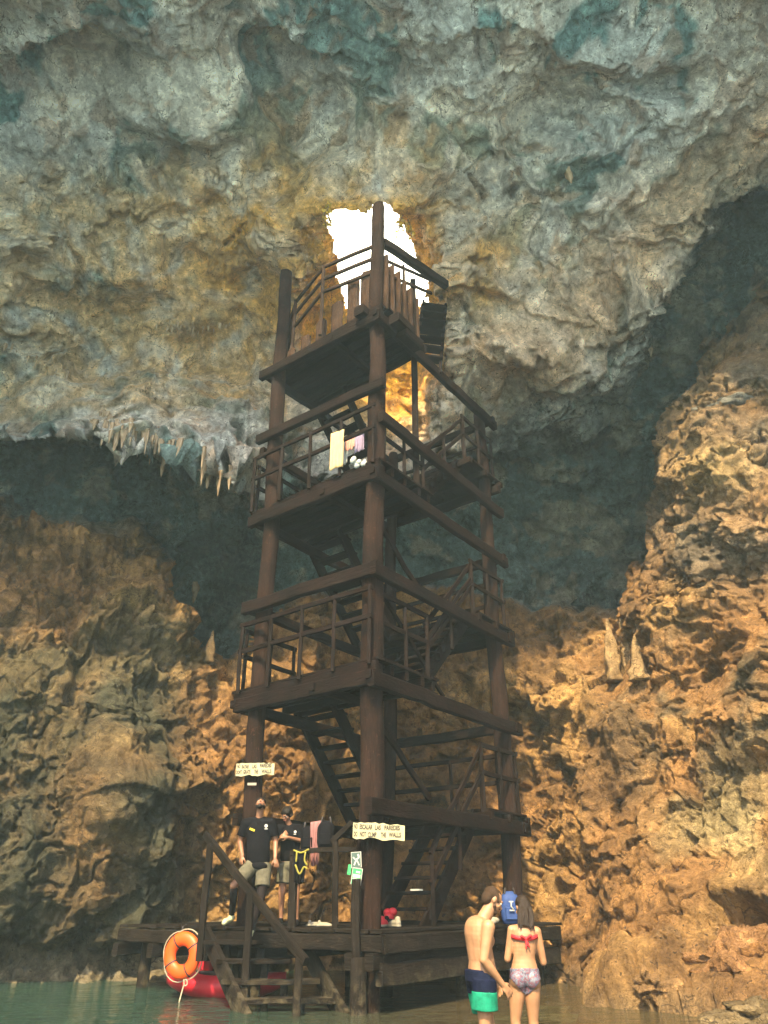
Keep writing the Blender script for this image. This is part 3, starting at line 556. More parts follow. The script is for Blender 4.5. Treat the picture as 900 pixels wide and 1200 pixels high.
for ax_, ay_, rx_, ry_, dp in ((888, 1066, 46, 15, -1.3), (40, 800, 46, 60, .35), (90, 790, 8, 70, -.35), (120, 900, 40, 90, .3), (268, 745, 26, 40, -.6), (870, 850, 70, 40, .3), (730, 860, 14, 40, .35), (30, 1010, 30, 60, .25), (175, 960, 30, 60, .3)):
    d += lower * dp * np.exp(-(((U + 9 * wn1 - ax_) / rx_) ** 2 + ((Vv + 9 * wn2 - ay_) / ry_) ** 2) ** 1.6)
P2 = P1 + nb * d[:, None]
P2 += np.stack([fbm(P1 / .8, 3, 101), fbm(P1 / .8, 3, 102), fbm(P1 / .8, 3, 103)], 1) * .08
P2 = np.where(P2[:, 2:3] < WATER - 3, P2 * [1, 1, 0] + [0, 0, WATER - 3], P2)
# colour of the stone, with some light and shade painted in ----------------------------------------
def lay(c, col, k): return c + (np.array(col) - c) * np.clip(k, 0, 1)[:, None]
c = np.tile(np.array([.62, .67, .69]), (len(D), 1))
t1 = fbm(Q / 1.7, 4, 120); t2 = fbm(Q / 3.1 + 9, 4, 121); t3 = fbm(Q / .7, 4, 122)
c = lay(c, (.17, .32, .35), upper * sm(t1 + .5 * t2, -.02, .16))             # teal of shade and haze painted on the roof in patches
c = lay(c, (.86, .86, .83), upper * sm(t2, .02, .16) * .9)          # clean pale calcite
c = lay(c, (.46, .34, .27), upper * sm(t3, .18, .45) * .6)
zone = sm(Vv, 170, 250) * sm(-Vv, -520, -440) * sm(-U, -360, -260); c = lay(c, (.74, .57, .37), upper * zone * (.75 + 1.1 * t3))  # warm bounced light painted as cream left of the opening
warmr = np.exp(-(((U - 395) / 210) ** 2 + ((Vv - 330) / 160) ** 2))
c = lay(c, (.72, .42, .13), upper * warmr * (1.1 + .7 * t1 + .5 * t3))  # orange glow around the opening, painted into the roof colour
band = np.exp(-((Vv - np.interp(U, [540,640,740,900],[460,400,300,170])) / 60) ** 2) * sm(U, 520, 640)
c = lay(c, (.74, .56, .40), upper * band * (1.0 + .5 * t3))  # grazing sunlight on the right ridge painted as a cream band
c = lay(c, (.15, .225, .225), kB * (1 - kC)); c = lay(c, (.40, .38, .30), kB * (1 - kC) * sm(t1 + t3 * .5, .0, .4) * .8); c = lay(c, (.06, .085, .085), kB * (1 - kC) * sm(t2, .05, .3) * .7)  # shade of the recess painted in as dark teal, with paler lumps
c = lay(c, (.34, .19, .075), lower)
c = lay(c, (.46, .285, .11), lower * sm(t2, -.02, .35) * .8)
c = lay(c, (.20, .115, .05), lower * sm(t1, .05, .4) * .8)
oc = lower * sm(U, 735, 775) * sm(-Vv, -720, -640); c = lay(c, (.19, .155, .11), oc * (.75 + .6 * t1)); c = lay(c, (.50, .36, .17), oc * np.exp(-(((U - 850) / 45) ** 2 + ((Vv - 548) / 26) ** 2)))  # grey upper outcrop, with a sunlit spot painted on it
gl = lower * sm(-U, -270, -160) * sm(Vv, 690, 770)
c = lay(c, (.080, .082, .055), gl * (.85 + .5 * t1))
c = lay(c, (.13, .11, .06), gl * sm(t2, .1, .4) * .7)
gr = lower * np.exp(-(((U - 850) / 130) ** 2 + ((Vv - 830) / 95) ** 2)); c = lay(c, (.17, .135, .08), gr * 1.1 * sm(t1 + t3 * .5, -.4, .1))
c = lay(c, (.48, .40, .21), lower * sm(U, 720, 850) * np.exp(-((Vv - 960) / 60) ** 2) * sm(t1, -.3, .2) * .8)
lw = lower * sm(-U, -330, -240) * sm(-Vv, -760, -600); c = lay(c, (.23, .145, .075), lw * (.6 + .5 * t3))
c = lay(c, (.40, .36, .25), kE * (.8 + .4 * t1))
c = lay(c, (.88, .47, .06), kH * (.85 + .3 * t3))  # sun glow of the shaft walls painted in as orange
c = lay(c, (.16, .13, .085), sm(-P2[:, 2], -(WATER + .35), -(WATER + .1)) * .55 * (1 - kE * .5))   # damp tide line
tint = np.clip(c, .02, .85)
# faces, the mouth of the shaft left open ------------------------------
ii = np.arange(nr * nc).reshape(nr, nc)
F = np.stack([ii[:-1, :-1], ii[:-1, 1:], ii[1:, 1:], ii[1:, :-1]], 2).reshape(-1, 4)
open_ = (si > 0)[F].all(1)
edge_cut = np.radians(77.0) + .02 * fbm(np.stack([TX.ravel() * 6, TX.ravel() * 0, TX.ravel() * 0], 1), 4, 7)  # made-up rear opening, its edge trimmed to let sun and sky in
open_ |= (PH.ravel() > edge_cut)[F].any(1)
F = F[~open_]
used = np.zeros(len(P2), bool); used[F.ravel()] = True
remap = np.cumsum(used) - 1; F = remap[F]; PV, TV, UV_ = P2[used], tint[used], np.stack([U, Vv], 1)[used]
def grid_mesh(name, V, F, mat, tints=None):
    me = bpy.data.meshes.new(name); me.vertices.add(len(V)); me.vertices.foreach_set('co', V.astype(np.float32).ravel())
    n = F.shape[1]; me.loops.add(F.size); me.loops.foreach_set('vertex_index', F.astype(np.int32).ravel())
    me.polygons.add(len(F)); me.polygons.foreach_set('loop_start', np.arange(0, F.size, n, dtype=np.int32)); me.polygons.foreach_set('loop_total', np.full(len(F), n, np.int32))
    me.polygons.foreach_set('use_smooth', np.ones(len(F), bool)); me.update(calc_edges=True); me.validate()
    if tints is not None:
        a = me.color_attributes.new('tint', 'FLOAT_COLOR', 'POINT'); a.data.foreach_set('color', np.concatenate([tints, np.ones((len(V), 1))], 1).astype(np.float32).ravel())
    me.materials.append(MATS[mat]); o = bpy.data.objects.new(name, me); COL.objects.link(o); return o
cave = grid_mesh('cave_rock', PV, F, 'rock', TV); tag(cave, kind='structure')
PVU, PVV = proj(PV)
def on_rock(px, py):
    """point of the cave surface seen at photo pixel"""
    d2 = (PVU - px) ** 2 + (PVV - py) ** 2; k = np.argmin(np.where(d2 < 20, PV[:, 1], 1e3 + d2)); return Vector(PV[k])
# ------------------------------------------------------------------ dripstone hanging from / standing on the rock: each one a thing
def drip(name, p, L, r, label, cat, group, up=False, curtain=1.0, ang=0, mat='dripstone'):
    m = MB(); n = 14; rings = []; ul = []; K = 16; n = 20; p = Vector(p); sgn = 1 if up else -1; phs = [random.random() * 6.28 for _ in range(4)]
    for k in range(K + 1):
        t = k / K; q = r * ((1 - t ** 1.6) ** .75 * (1 + .18 * math.sin(t * 9 + phs[0])) + .05)
        if k == 0: q *= 1.35
        cx = .12 * r * math.sin(t * 4 + phs[1]); cy = .12 * r * math.sin(t * 5 + phs[2]); ring = []
        for i in range(n):
            a = 2 * math.pi * i / n; e = q * (1 + .16 * math.sin(3 * a + phs[3] + t * 2) + .1 * math.sin(5 * a + t * 3) + .12 * math.sin(t * 21 + phs[0]) * math.sin(2 * a + phs[1]) + random.gauss(0, .05))
            x, y = e * math.cos(a) * curtain, e * math.sin(a)
            ring.append(p + Vector((cx + x * math.cos(ang) - y * math.sin(ang), cy + x * math.sin(ang) + y * math.cos(ang), sgn * (L * t - .25 * L))))
        rings.append(ring); ul.append(t * L)
    m.loft(rings, ul); o = m.build(name, mat, None, True)
    if mat == 'rock': a = o.data.color_attributes.new('tint', 'FLOAT_COLOR', 'POINT'); a.data.foreach_set('color', np.tile(np.array([.42, .29, .15, 1.]), len(o.data.vertices)).astype(np.float32))
    tag(o, label, cat, group); return o
mm, nt, bb = newmat('dripstone'); MATS['dripstone'] = mm
pos = N(nt, 'ShaderNodeNewGeometry').outputs['Position']; mp = N(nt, 'ShaderNodeMapping'); mp.inputs['Scale'].default_value = (9, 9, 1.4); nt.links.new(pos, mp.inputs[0])
g = noise(nt, mp.outputs[0], 1.6, 6, .65); nt.links.new(ramp(nt, g, [(.3, (.13, .085, .045)), (.5, (.28, .20, .12)), (.72, (.46, .37, .25))]), bb.inputs['Base Color'])
bb.inputs['Roughness'].default_value = .7; bump(nt, bb, g, .6, .05)
for i in range(84):                                   # fringe on the left lip
    x = 108 + i * 1.95 + random.uniform(-3, 3); y = 488 + (x - 112) * .42 + random.uniform(-10, 10)
    drip('stalactite', on_rock(x, y) + Vector((0, .05, .04)), random.uniform(.2, .75), random.uniform(.02, .065), 'pale stalactite in the fringe hanging along the flowstone lip left of the tower', 'stalactite', 'stalactites of the flowstone fringe', curtain=random.uniform(1, 1.3), ang=random.uniform(-.5, .5))
for i in range(18):
    x = 188 + i * 5.2 + random.uniform(-2, 2)
    drip('stalactite', on_rock(x, 384 + random.uniform(-6, 6)) + Vector((0, .05, .03)), random.uniform(.2, .45), random.uniform(.018, .045), 'small cream stalactite in the row below the glowing opening, left of the log post', 'stalactite', 'small stalactites below the opening', curtain=random.uniform(1, 1.3))
for i in range(14):
    x = 4 + i * 6 + random.uniform(-2, 2)
    drip('stalactite', on_rock(x, 405 + i * 2.6 + random.uniform(-5, 5)) + Vector((0, .05, .03)), random.uniform(.15, .35), random.uniform(.02, .045), 'small pale stalactite of the low fringe at the far left of the roof', 'stalactite', 'small stalactites at the far left', curtain=random.uniform(1, 1.3))
for px, py, L, r, lab in ((668, 205, .7, .10, 'crooked pale stalactite alone on the grey roof right of the opening'), (232, 690, .7, .10, 'brown stalactite hanging beside the dark cave mouth left of the tower'), (766, 410, .4, .08, 'tiny pale stalactite in the dark hollow above the right outcrop')):
    drip('stalactite', on_rock(px, py), L, r, lab, 'stalactite', None)
for px, py, L, r, lab in ((714, 775, 1.5, .17, 'tallest pale stalagmite standing on the ledge right of the tower'), (731, 770, 1.3, .11, 'slim stalagmite close beside the tallest one on the right ledge'), (748, 778, 1.0, .15, 'short leaning stalagmite at the right end of the ledge trio'), (250, 760, .8, .10, 'thin stalagmite in front of the dark cave mouth on the left')):
    drip('stalagmite', on_rock(px, py) + Vector((0, .05, -.1)), L, r, lab, 'stalagmite', None, up=True, mat='rock')

# ------------------------------------------------------------------ boulders at the waterline
def boulder(p, s, label, grp=None, tint=(.33, .205, .095)):
    bm = MB(); bm.ell((0, 0, 0), (1, 1, 1), None, 72, 48); V = np.array(bm.v); o3 = np.array([random.random() * 50 for _ in range(3)])
    f1, f2, _fa = worley(V * 1.5 + o3, 5); V = V * (1 + .30 * fbm(V * 1.1 + o3, 4, 3) + .55 * _fa + .10 * fbm(V * 4 + o3, 4, 8))[:, None] * np.array(s)
    bm.v = [tuple(q + np.array(p)) for q in V]
    o = bm.build('boulder', 'rock', None, True); a = o.data.color_attributes.new('tint', 'FLOAT_COLOR', 'POINT')
    a.data.foreach_set('color', np.tile(np.array([*tint, 1.]), len(V)).astype(np.float32)); tag(o, label, 'boulder', grp); return o
boulder(at(876, 1132, 11.5), (.6, .5, .40), 'large orange brown boulder at the waterline in the lower right corner', tint=(.36, .20, .09))
boulder(at(768, 1158, 11.6), (.26, .24, .20), 'small round tan boulder at the water edge right of the bathers')
boulder(at(784, 1108, 12.2), (.24, .2, .17), 'knobbly small tan boulder lodged in a hollow of the right wall')
boulder(at(895, 1200, 10.1), (.5, .4, .20), 'flat brown boulder cut by the lower right corner', tint=(.26, .20, .11))
boulder(at(848, 486, 13.9), (.65, .5, .22), 'grey slab shaped boulder wedged halfway up the right outcrop', tint=(.20, .20, .18))

# ------------------------------------------------------------------ ground under the pool, to the horizon, and the water
gx = np.concatenate([[-3000, -400, -80, -30], np.linspace(-16, 16, 90), [30, 80, 400, 3000]]); gy = np.concatenate([[-3000, -400, -80, -30, -10], np.linspace(-4, 20, 90), [40, 100, 400, 3000]])
GX, GY = np.meshgrid(gx, gy); PG = np.stack([GX.ravel(), GY.ravel(), GX.ravel() * 0], 1)
dep = -1.56 + .10 * fbm(PG / 1.5, 4, 200) - .75 * sm(-PG[:, 0], 1.0, 5.5) * sm(PG[:, 1], 8, 12) * sm(-PG[:, 1], -15.5, -13.5)
dep = np.where((np.abs(PG[:, 0]) > 14) | (PG[:, 1] < -3) | (PG[:, 1] > 22), -1.1, dep); dep = np.where((PG[:, 1] < 0) & (PG[:, 1] > -4) & (np.abs(PG[:, 0]) < 14), np.maximum(dep, -1.5 - PG[:, 1] * .1), dep)
PG[:, 2] = dep; ig = np.arange(GX.size).reshape(GX.shape)
mm, nt, bb = newmat('sand'); MATS['sand'] = mm
pos = N(nt, 'ShaderNodeNewGeometry').outputs['Position']
sy = N(nt, 'ShaderNodeSeparateXYZ'); nt.links.new(pos, sy.inputs[0]); bounce_zone = N(nt, 'ShaderNodeMapRange'); bounce_zone.inputs['From Min'].default_value = 1.5; bounce_zone.inputs['From Max'].default_value = -1.5; nt.links.new(sy.outputs[1], bounce_zone.inputs[0])
nt.links.new(mixc(nt, bounce_zone.outputs[0], ramp(nt, noise(nt, pos, 2.2, 7), [(.3, (.22, .18, .11)), (.7, (.42, .35, .22))]), (.31, .45, .53)), bb.inputs['Base Color'])     # pool sand, unseen blue ground added behind the viewer to bounce cool light; bb.inputs['Roughness'].default_value = .9
ground = grid_mesh('ground', PG, np.stack([ig[:-1, :-1], ig[:-1, 1:], ig[1:, 1:], ig[1:, :-1]], 2).reshape(-1, 4), 'sand'); tag(ground, kind='structure')
mm, nt, bb = newmat('pool_water'); MATS['water'] = mm
out = nt.nodes['Material Output']; nt.nodes.remove(bb)
pos = N(nt, 'ShaderNodeNewGeometry').outputs['Position']; mp = N(nt, 'ShaderNodeMapping'); mp.inputs['Scale'].default_value = (1.0, 1.9, 1); nt.links.new(pos, mp.inputs[0])
h1 = noise(nt, mp.outputs[0], 2.2, 4, .5, .6)
bp = N(nt, 'ShaderNodeBump', Strength=.6, Distance=.12); nt.links.new(h1, bp.inputs['Height'])
sx = N(nt, 'ShaderNodeSeparateXYZ'); nt.links.new(pos, sx.inputs[0])
mr = N(nt, 'ShaderNodeMapRange'); mr.inputs['From Min'].default_value = -2.2; mr.inputs['From Max'].default_value = 1.2; nt.links.new(sx.outputs[0], mr.inputs[0])
col = mixc(nt, mr.outputs[0], (.035, .085, .070), (.11, .085, .045))
df = N(nt, 'ShaderNodeBsdfDiffuse'); nt.links.new(col, df.inputs[0]); tr = N(nt, 'ShaderNodeBsdfTransparent'); tr.inputs[0].default_value = (.62, .80, .66, 1)
mx = N(nt, 'ShaderNodeMixShader'); mx.inputs[0].default_value = .55; nt.links.new(tr.outputs[0], mx.inputs[1]); nt.links.new(df.outputs[0], mx.inputs[2])
gl = N(nt, 'ShaderNodeBsdfGlossy', Roughness=.06); nt.links.new(bp.outputs[0], gl.inputs['Normal'])
fr = N(nt, 'ShaderNodeFresnel', IOR=1.333); nt.links.new(bp.outputs[0], fr.inputs['Normal'])
mx2 = N(nt, 'ShaderNodeMixShader'); nt.links.new(fr.outputs[0], mx2.inputs[0]); nt.links.new(mx.outputs[0], mx2.inputs[1]); nt.links.new(gl.outputs[0], mx2.inputs[2]); nt.links.new(mx2.outputs[0], out.inputs[0])
wv = np.array([(-13.5, -1.5, WATER), (13.5, -1.5, WATER), (13.5, 21, WATER), (-13.5, 21, WATER)], float)
water = grid_mesh('water', wv, np.array([[0, 1, 2, 3]]), 'water'); tag(water, kind='structure')

# ------------------------------------------------------------------ light, sky, air, camera
SUN_EL, SUN_AZ = R(48), R(11)                       # sun stands behind the viewer and to the left
sd = Vector((math.sin(SUN_AZ) * math.cos(SUN_EL), math.cos(SUN_AZ) * math.cos(SUN_EL), -math.sin(SUN_EL)))
sl = bpy.data.lights.new('sun', 'SUN'); sl.energy = 5.0; sl.angle = R(1.2); sl.color = (1, .78, .44)
so_ = bpy.data.objects.new('sun', sl); COL.objects.link(so_); so_.rotation_euler = sd.to_track_quat('-Z', 'Y').to_euler(); so_.location = (-10, -20, 30)
w = bpy.data.worlds.new('World'); SC.world = w; w.use_nodes = True; nt = w.node_tree; bg = nt.nodes['Background']
sky = nt.nodes.new('ShaderNodeTexSky'); sky.sky_type = 'NISHITA'; sky.sun_disc = False; sky.sun_elevation = SUN_EL
sky.sun_rotation = math.atan2(-sd.x, -sd.y); sky.dust_density = 4.0; sky.air_density = 1.0; sky.ozone_density = 1.0
tc = N(nt, 'ShaderNodeTexCoord').outputs['Generated']
cn = noise(nt, tc, 2.6, 7, .6, .5)
sy = N(nt, 'ShaderNodeSeparateXYZ'); nt.links.new(tc, sy.inputs[0])
north = N(nt, 'ShaderNodeMapRange'); north.inputs['From Min'].default_value = -.05; north.inputs['From Max'].default_value = .25; nt.links.new(sy.outputs[1], north.inputs[0])
cm = N(nt, 'ShaderNodeMath'); cm.operation = 'MULTIPLY'; nt.links.new(ramp(nt, cn, [(.25, (0, 0, 0)), (.42, (1, 1, 1))]), cm.inputs[0]); nt.links.new(north.outputs[0], cm.inputs[1])
nt.links.new(mixc(nt, cm.outputs[0], sky.outputs[0], (18.0, 16.6, 13.0)), bg.inputs[0])       # bright warm cloud bank added in the north sky to light the shaft
bg.inputs[1].default_value = .15
HAZE = 0.0016
if HAZE:
    hb = MB(); lo, hi = Vector((-22, -8, -5.5)), Vector((22, 27, 24)); c8 = [Vector((x, y, z)) for z in (lo.z, hi.z) for x, y in ((lo.x, lo.y), (hi.x, lo.y), (hi.x, hi.y), (lo.x, hi.y))]
    me = bpy.data.meshes.new('haze'); me.from_pydata(c8, [], [(0, 3, 2, 1), (4, 5, 6, 7), (0, 1, 5, 4), (1, 2, 6, 5), (2, 3, 7, 6), (3, 0, 4, 7)])
    hm = bpy.data.materials.new('air'); hm.use_nodes = True; nt = hm.node_tree; nt.nodes.remove(nt.nodes['Principled BSDF'])
    pv = nt.nodes.new('ShaderNodeVolumePrincipled'); pv.inputs['Color'].default_value = (.66, .90, 1.0, 1); pv.inputs['Density'].default_value = HAZE; pv.inputs['Anisotropy'].default_value = .0
    nt.links.new(pv.outputs[0], nt.nodes['Material Output'].inputs['Volume']); me.materials.append(hm)
    hz = bpy.data.objects.new('haze', me); COL.objects.link(hz); tag(hz, kind='stuff')
cam = bpy.data.cameras.new('camera'); co = bpy.data.objects.new('camera', cam); COL.objects.link(co); SC.camera = co
cam.sensor_fit = 'VERTICAL'; cam.sensor_height = 36; cam.lens = 36 * FPX / 1200; cam.clip_end = 6000; cam.clip_start = .05
co.rotation_euler = (R(90) + PITCH, 0, 0)
co.rotation_euler.rotate_axis('Z', ROLL)
SC.view_settings.view_transform = 'Standard'; SC.view_settings.look = 'None'; SC.view_settings.exposure = 1.38; SC.view_settings.gamma = 1
SC.view_settings.use_curve_mapping = False
cy = SC.cycles; cy.use_denoising = True; cy.max_bounces = 8; cy.diffuse_bounces = 5; cy.glossy_bounces = 3; cy.volume_bounces = 1; cy.transparent_max_bounces = 12
cy.volume_step_rate = 4; cy.caustics_reflective = False; cy.caustics_refractive = False; cy.sample_clamp_indirect = 6

# leafy sprigs and roots hanging over the rim of the roof opening
mm, nt, bb = newmat('dry_leaf'); MATS['dry_leaf'] = mm
nt.links.new(ramp(nt, noise(nt, N(nt, 'ShaderNodeTexCoord').outputs['Object'], 9, 2), [(.35, (.22, .17, .02)), (.65, (.60, .36, .04))]), bb.inputs['Base Color']); bb.inputs['Roughness'].default_value = .6
mat_plain('root', (.12, .08, .05), .9, .3, 20)
for px, py, Y, nl, L, lab in ((390, 250, 0, 72, .7, 'leafy sprig hanging into the left corner of the roof opening'), (472, 260, 0, 64, .6, 'small leafy sprig on the right rim of the roof opening')):
    p = on_rock(px, py) + Vector((0, -.06, -.02)); t = thing('plant', p, lab, 'plant'); m = MB(); lv = MB()
    for k in range(4):
        q = p + Vector((random.uniform(-.15, .15), random.uniform(-.15, .15), .1)); e = q + Vector((random.uniform(-.2, .2), random.uniform(-.2, .2), -L * random.uniform(.6, 1.1))); pts = ipath([q, q.lerp(e, .5) + Vector((random.uniform(-.08, .08), random.uniform(-.08, .08), 0)), e], 5); m.tube(pts, [.024 - .0014 * i for i in range(len(pts))], 6)
        for j in range(nl // 4):
            c0 = random.choice(pts); a = Vector((random.gauss(0, 1), random.gauss(0, 1), random.gauss(-.6, .7))).normalized(); b_ = a.cross(Vector((random.gauss(0, 1), random.gauss(0, 1), random.gauss(0, 1)))).normalized(); s_ = random.uniform(.09, .17); n_ = a.cross(b_) * .004
            quad = [c0, c0 + a * s_ * .5 + b_ * s_ * .32, c0 + a * s_, c0 + a * s_ * .5 - b_ * s_ * .32]; lv.loft([[v - n_ for v in quad], [v + n_ for v in quad]], [0, .01])
    m.build('stem', 'root', t, True); lv.build('foliage', 'dry_leaf', t)
# ================================================================== THE STAIR TOWER
def lerp(a, b, t): return a + (b - a) * t
PB = {'F': (at(429, 1185, 11.6), at(445, 240, 11.6)), 'L': (at(286, 1085, 13.2), at(336, 318, 13.2)), 'R': (at(602, 1085, 15.0), at(562, 492, 15.0)), 'B': (at(452, 1010, 16.6), at(462, 470, 16.6))}
def post_xy(k, z):
    a, b = PB[k]; t = (z - a.z) / (b.z - a.z); p = a.lerp(b, t); return Vector((p.x, p.y))
def T(s, t, z):
    f, l, r, b = (post_xy(k, z) for k in 'FLRB')
    p = f * (1-s) * (1-t) + l * s * (1-t) + r * (1-s) * t + b * s * t
    return Vector((p.x, p.y, z))
DK = [-.30, 3.45, 7.15, 10.9]; HK = [1.50, 5.20, 8.9]
base = T(0.5, .5, -1.5)
tower = thing('stair_tower', base, 'tall dark timber stair tower of logs and beams under the glowing roof opening', 'tower')
def beam(p0, p1, w, h, name='beam', mat='timber', parent=tower, up=None, ext=(0, 0), jit=.007):
    p0, p1 = Vector(p0), Vector(p1); d = (p1 - p0).normalized(); m = MB(); m.timber(p0 - d * ext[0], p1 + d * ext[1], w, h, up, jit); return m.build(name, mat, parent)
for k, r0, r1, zt in (('F', .185, .15, 14.15), ('L', .165, .14, 13.75), ('R', .17, .14, 10.75), ('B', .15, .13, 10.6)):
    m = MB(); a = post_xy(k, -1.75); b = post_xy(k, zt); m.log((a.x, a.y, -1.75), (b.x, b.y, zt), r0, r1, 18, .022); m.build('post', 'log_bark', tower, True)
aL = (T(1, 0, 0) - T(0, 0, 0)).normalized(); bR = (T(0, 1, 0) - T(0, 0, 0)).normalized()
# main ring beams: outside faces of the posts
def ring(z, fl=True, fr=True, lb=True, rb=True, h=.24, w=.13, dz=0):
    if fl: beam(T(0, 0, z) - bR * .20, T(1, 0, z) - bR * .20, w, h, ext=(.28, .38))
    if fr: beam(T(0, 0, z + dz) - aL * .20, T(0, 1, z + dz) - aL * .20, w, h, ext=(.30, .42))
    if lb: beam(T(1, 0, z + dz) + aL * .20, T(1, 1, z + dz) + aL * .20, w, h * .8, ext=(.2, .3))
    if rb: beam(T(0, 1, z - .02) + bR * .18, T(1, 1, z - .02) + bR * .18, w, h * .8, ext=(.3, .3))
for z in (3.13, 6.84, 10.58): ring(z, dz=-.05)
for z in (1.27, 4.98): ring(z, fl=(z > 2), dz=-.03)
beam(T(0, 0, 8.83) - bR * .20, T(1, 0, 8.83) - bR * .20, .13, .22, ext=(.34, .34)); beam(T(0, 0, 8.15) - aL * .2, T(0, 1, 8.05) - aL * .2, .13, .24, ext=(.1, .4)); beam(T(0, 1, 8.6) + bR * .18, T(1, 1, 8.6) + bR * .18, .13, .2, ext=(.3, .3))
beam(T(1, 0, 8.5) + aL * .20, T(1, 1, 8.5) + aL * .20, .13, .2, ext=(.2, .3))
beam(at(450, 284, 11.72), at(524, 334, 13.0), .16, .22)
def boards(p00, ds, dt, ws, wt, name, th=.045, bw=.19, gap=.008, parent=tower, mat='timber', along='s', skip=()):
    """deck of planks: ds, dt unit vectors, ws x wt metres, planks run along ds or dt"""
    m = MB(); n = int((wt if along == 's' else ws) / (bw + gap)); bw = (wt if along == 's' else ws) / n - gap
    for i in range(n):
        o = (i + .5) * (bw + gap)
        if i in skip: continue
        e0, e1 = random.uniform(-.04, .03), random.uniform(-.03, .05); dz = Vector((0, 0, random.uniform(-.006, .006)))
        if along == 's': a, b = p00 + dt * o + ds * e0, p00 + dt * o + ds * (ws + e1)
        else: a, b = p00 + ds * o + dt * e0, p00 + ds * o + dt * (wt + e1)
        m.timber(a + dz, b + dz, bw, th, None, .003, 3)
    return m.build(name, mat, parent)
FLn, FRn = 2.655, 4.30
for i, z in enumerate(DK[1:]):
    o = T(0, 0, z - .03); o = o - aL * .28 - bR * .22
    dk = boards(o, aL, bR, FLn * 1.0 + .80, 1.72, 'deck', along='s', bw=.17, gap=.004 if i < 2 else .014)
    for q in (.02, .42, .82, 1.30, 1.62):
        m = MB(); p = o + bR * q - Vector((0, 0, .115)); m.timber(p + aL * .02, p + aL * (FLn + .72), .09, .16, None, .005); m.build('joist', 'timber', dk)
    for q in (.10, FLn * .5, FLn + .62):
        m = MB(); p = o + aL * q - Vector((0, 0, .27)); m.timber(p - bR * .12, p + bR * 1.78, .12, .14, None, .005); m.build('joist', 'timber', dk)
for i, z in enumerate(HK):
    o = T(0, .74, z - .03) - aL * .26
    dk = boards(o, bR, aL, 1.45, FLn + .5, 'landing', along='s', bw=.18, gap=.012)
    for q in (.0, .7, 1.4):
        m = MB(); p = o + bR * q - Vector((0, 0, .11)); m.timber(p - aL * .05, p + aL * (FLn + .5), .09, .15, None, .005); m.build('joist', 'timber', dk)
def flight(p0, p1, side, w, n, parent=tower, mat='timber', rail=None, saw=False, name='stair_flight', sh=.27):
    """p0 bottom, p1 top (centre line), side = unit vector across"""
    s = bpy.data.objects.new(name, None); COL.objects.link(s); s.parent = parent; s.location = p0 - wloc(parent)
    for q in (-1, 1):
        m = MB(); off = side * (q * w / 2); m.timber(p0 + off - Vector((0, 0, .10)), p1 + off - Vector((0, 0, .10)), .06, sh, None, .004, ch=.08); m.build('stringer', mat, s)
        
    d = (p1 - p0); h = Vector((d.x, d.y, 0)).normalized()
    for k in range(1, n):
        c = p0 + d * (k / n); m = MB(); m.timber(c - side * (w / 2 + .03), c + side * (w / 2 + .03), .26, .05, Vector((0, 0, 1)), .004); m.build('tread', mat, s)
        if saw:
            m = MB(); m.box(c - side * (w / 2) - Vector((0, 0, .08)), (.07, .2, .14)); m.build('cleat', mat, s)
    return s
for i in range(4):                                     # front-right flights climb to the half landings
    if i < 3: flight(T(.20, .34, DK[i]), T(.20, .76, HK[i]), aL, .92, 8, saw=True)
    else: flight(at(500, 432, 13.0), at(510, 352, 14.9), Vector((.98, .2, 0)), .62, 8, sh=.10)
for i in range(3):                                     # left-back flights climb on to the next deck
    flight(T(.92, .78, HK[i]), T(.92, .33, DK[i + 1] - .02), aL, .95, 8)
def railing(pts, hs, n, parent=tower, w=.055, h=.085, top=None, mat='timber', bh=None, ends=True):
    """rails at heights hs over the base line pts, n balusters a side"""
    s = bpy.data.objects.new('railing', None); COL.objects.link(s); s.parent = parent; s.location = Vector(pts[0]) - wloc(parent); Z = Vector((0, 0, 1))
    for a, b in zip(pts, pts[1:]):
        a, b = Vector(a), Vector(b)
        for q in hs: m = MB(); d = (b - a).normalized(); m.timber(a + Z * q - d * .06, b + Z * q + d * .06, w, h, None, .005); m.build('rail', mat, s)
        L = n if isinstance(n, int) else n[0]
        for k in range(L + 1):
            p = a.lerp(b, k / L); m = MB(); m.timber(p + Z * -.12, p + Z * (bh or max(hs) + .03), .065, .065, None, .006); m.build('baluster', mat, s)
    return s
for i, z in ((1, 3.45), (2, 7.15)):
    o = T(0, 0, z) - bR * .12; railing([T(1, 0, z) - bR * .28 + aL * .30, o - bR * .16 - aL * .16], [.66, 1.16], 4)
    railing([T(0, 0, z) - aL * .13 + bR * .1, T(0, .34, z) - aL * .13], [.66, 1.16], 2)
    railing([T(1, 0, z) + aL * .48, T(1, .33, z) + aL * .48], [.66, 1.16], 2)
for i, z in enumerate(HK):
    railing([T(0, .74, z) - aL * .15, T(0, 1.05, z) - aL * .15, T(1, 1.05, z)], [.6, 1.1], 2)
    railing([T(0, .34, DK[i]) - aL * .12, T(0, .74, z) - aL * .12], [.55, .72, 1.02] if i == 1 else [.6, 1.02], 2)
# upper posts and braces
beam(T(-.02, .30, 6.95), T(-.02, .30, 12.85), .13, .13, 'post', up=(1, 0, 0))
for z0, z1 in ((2.95, 1.55), (6.6, 5.1)): beam(T(.12, .03, z0), T(.05, .42, z1), .06, .10, 'brace')
beam(T(.0, .06, 4.7), T(.0, .5, 3.3) , .05, .07, 'brace')
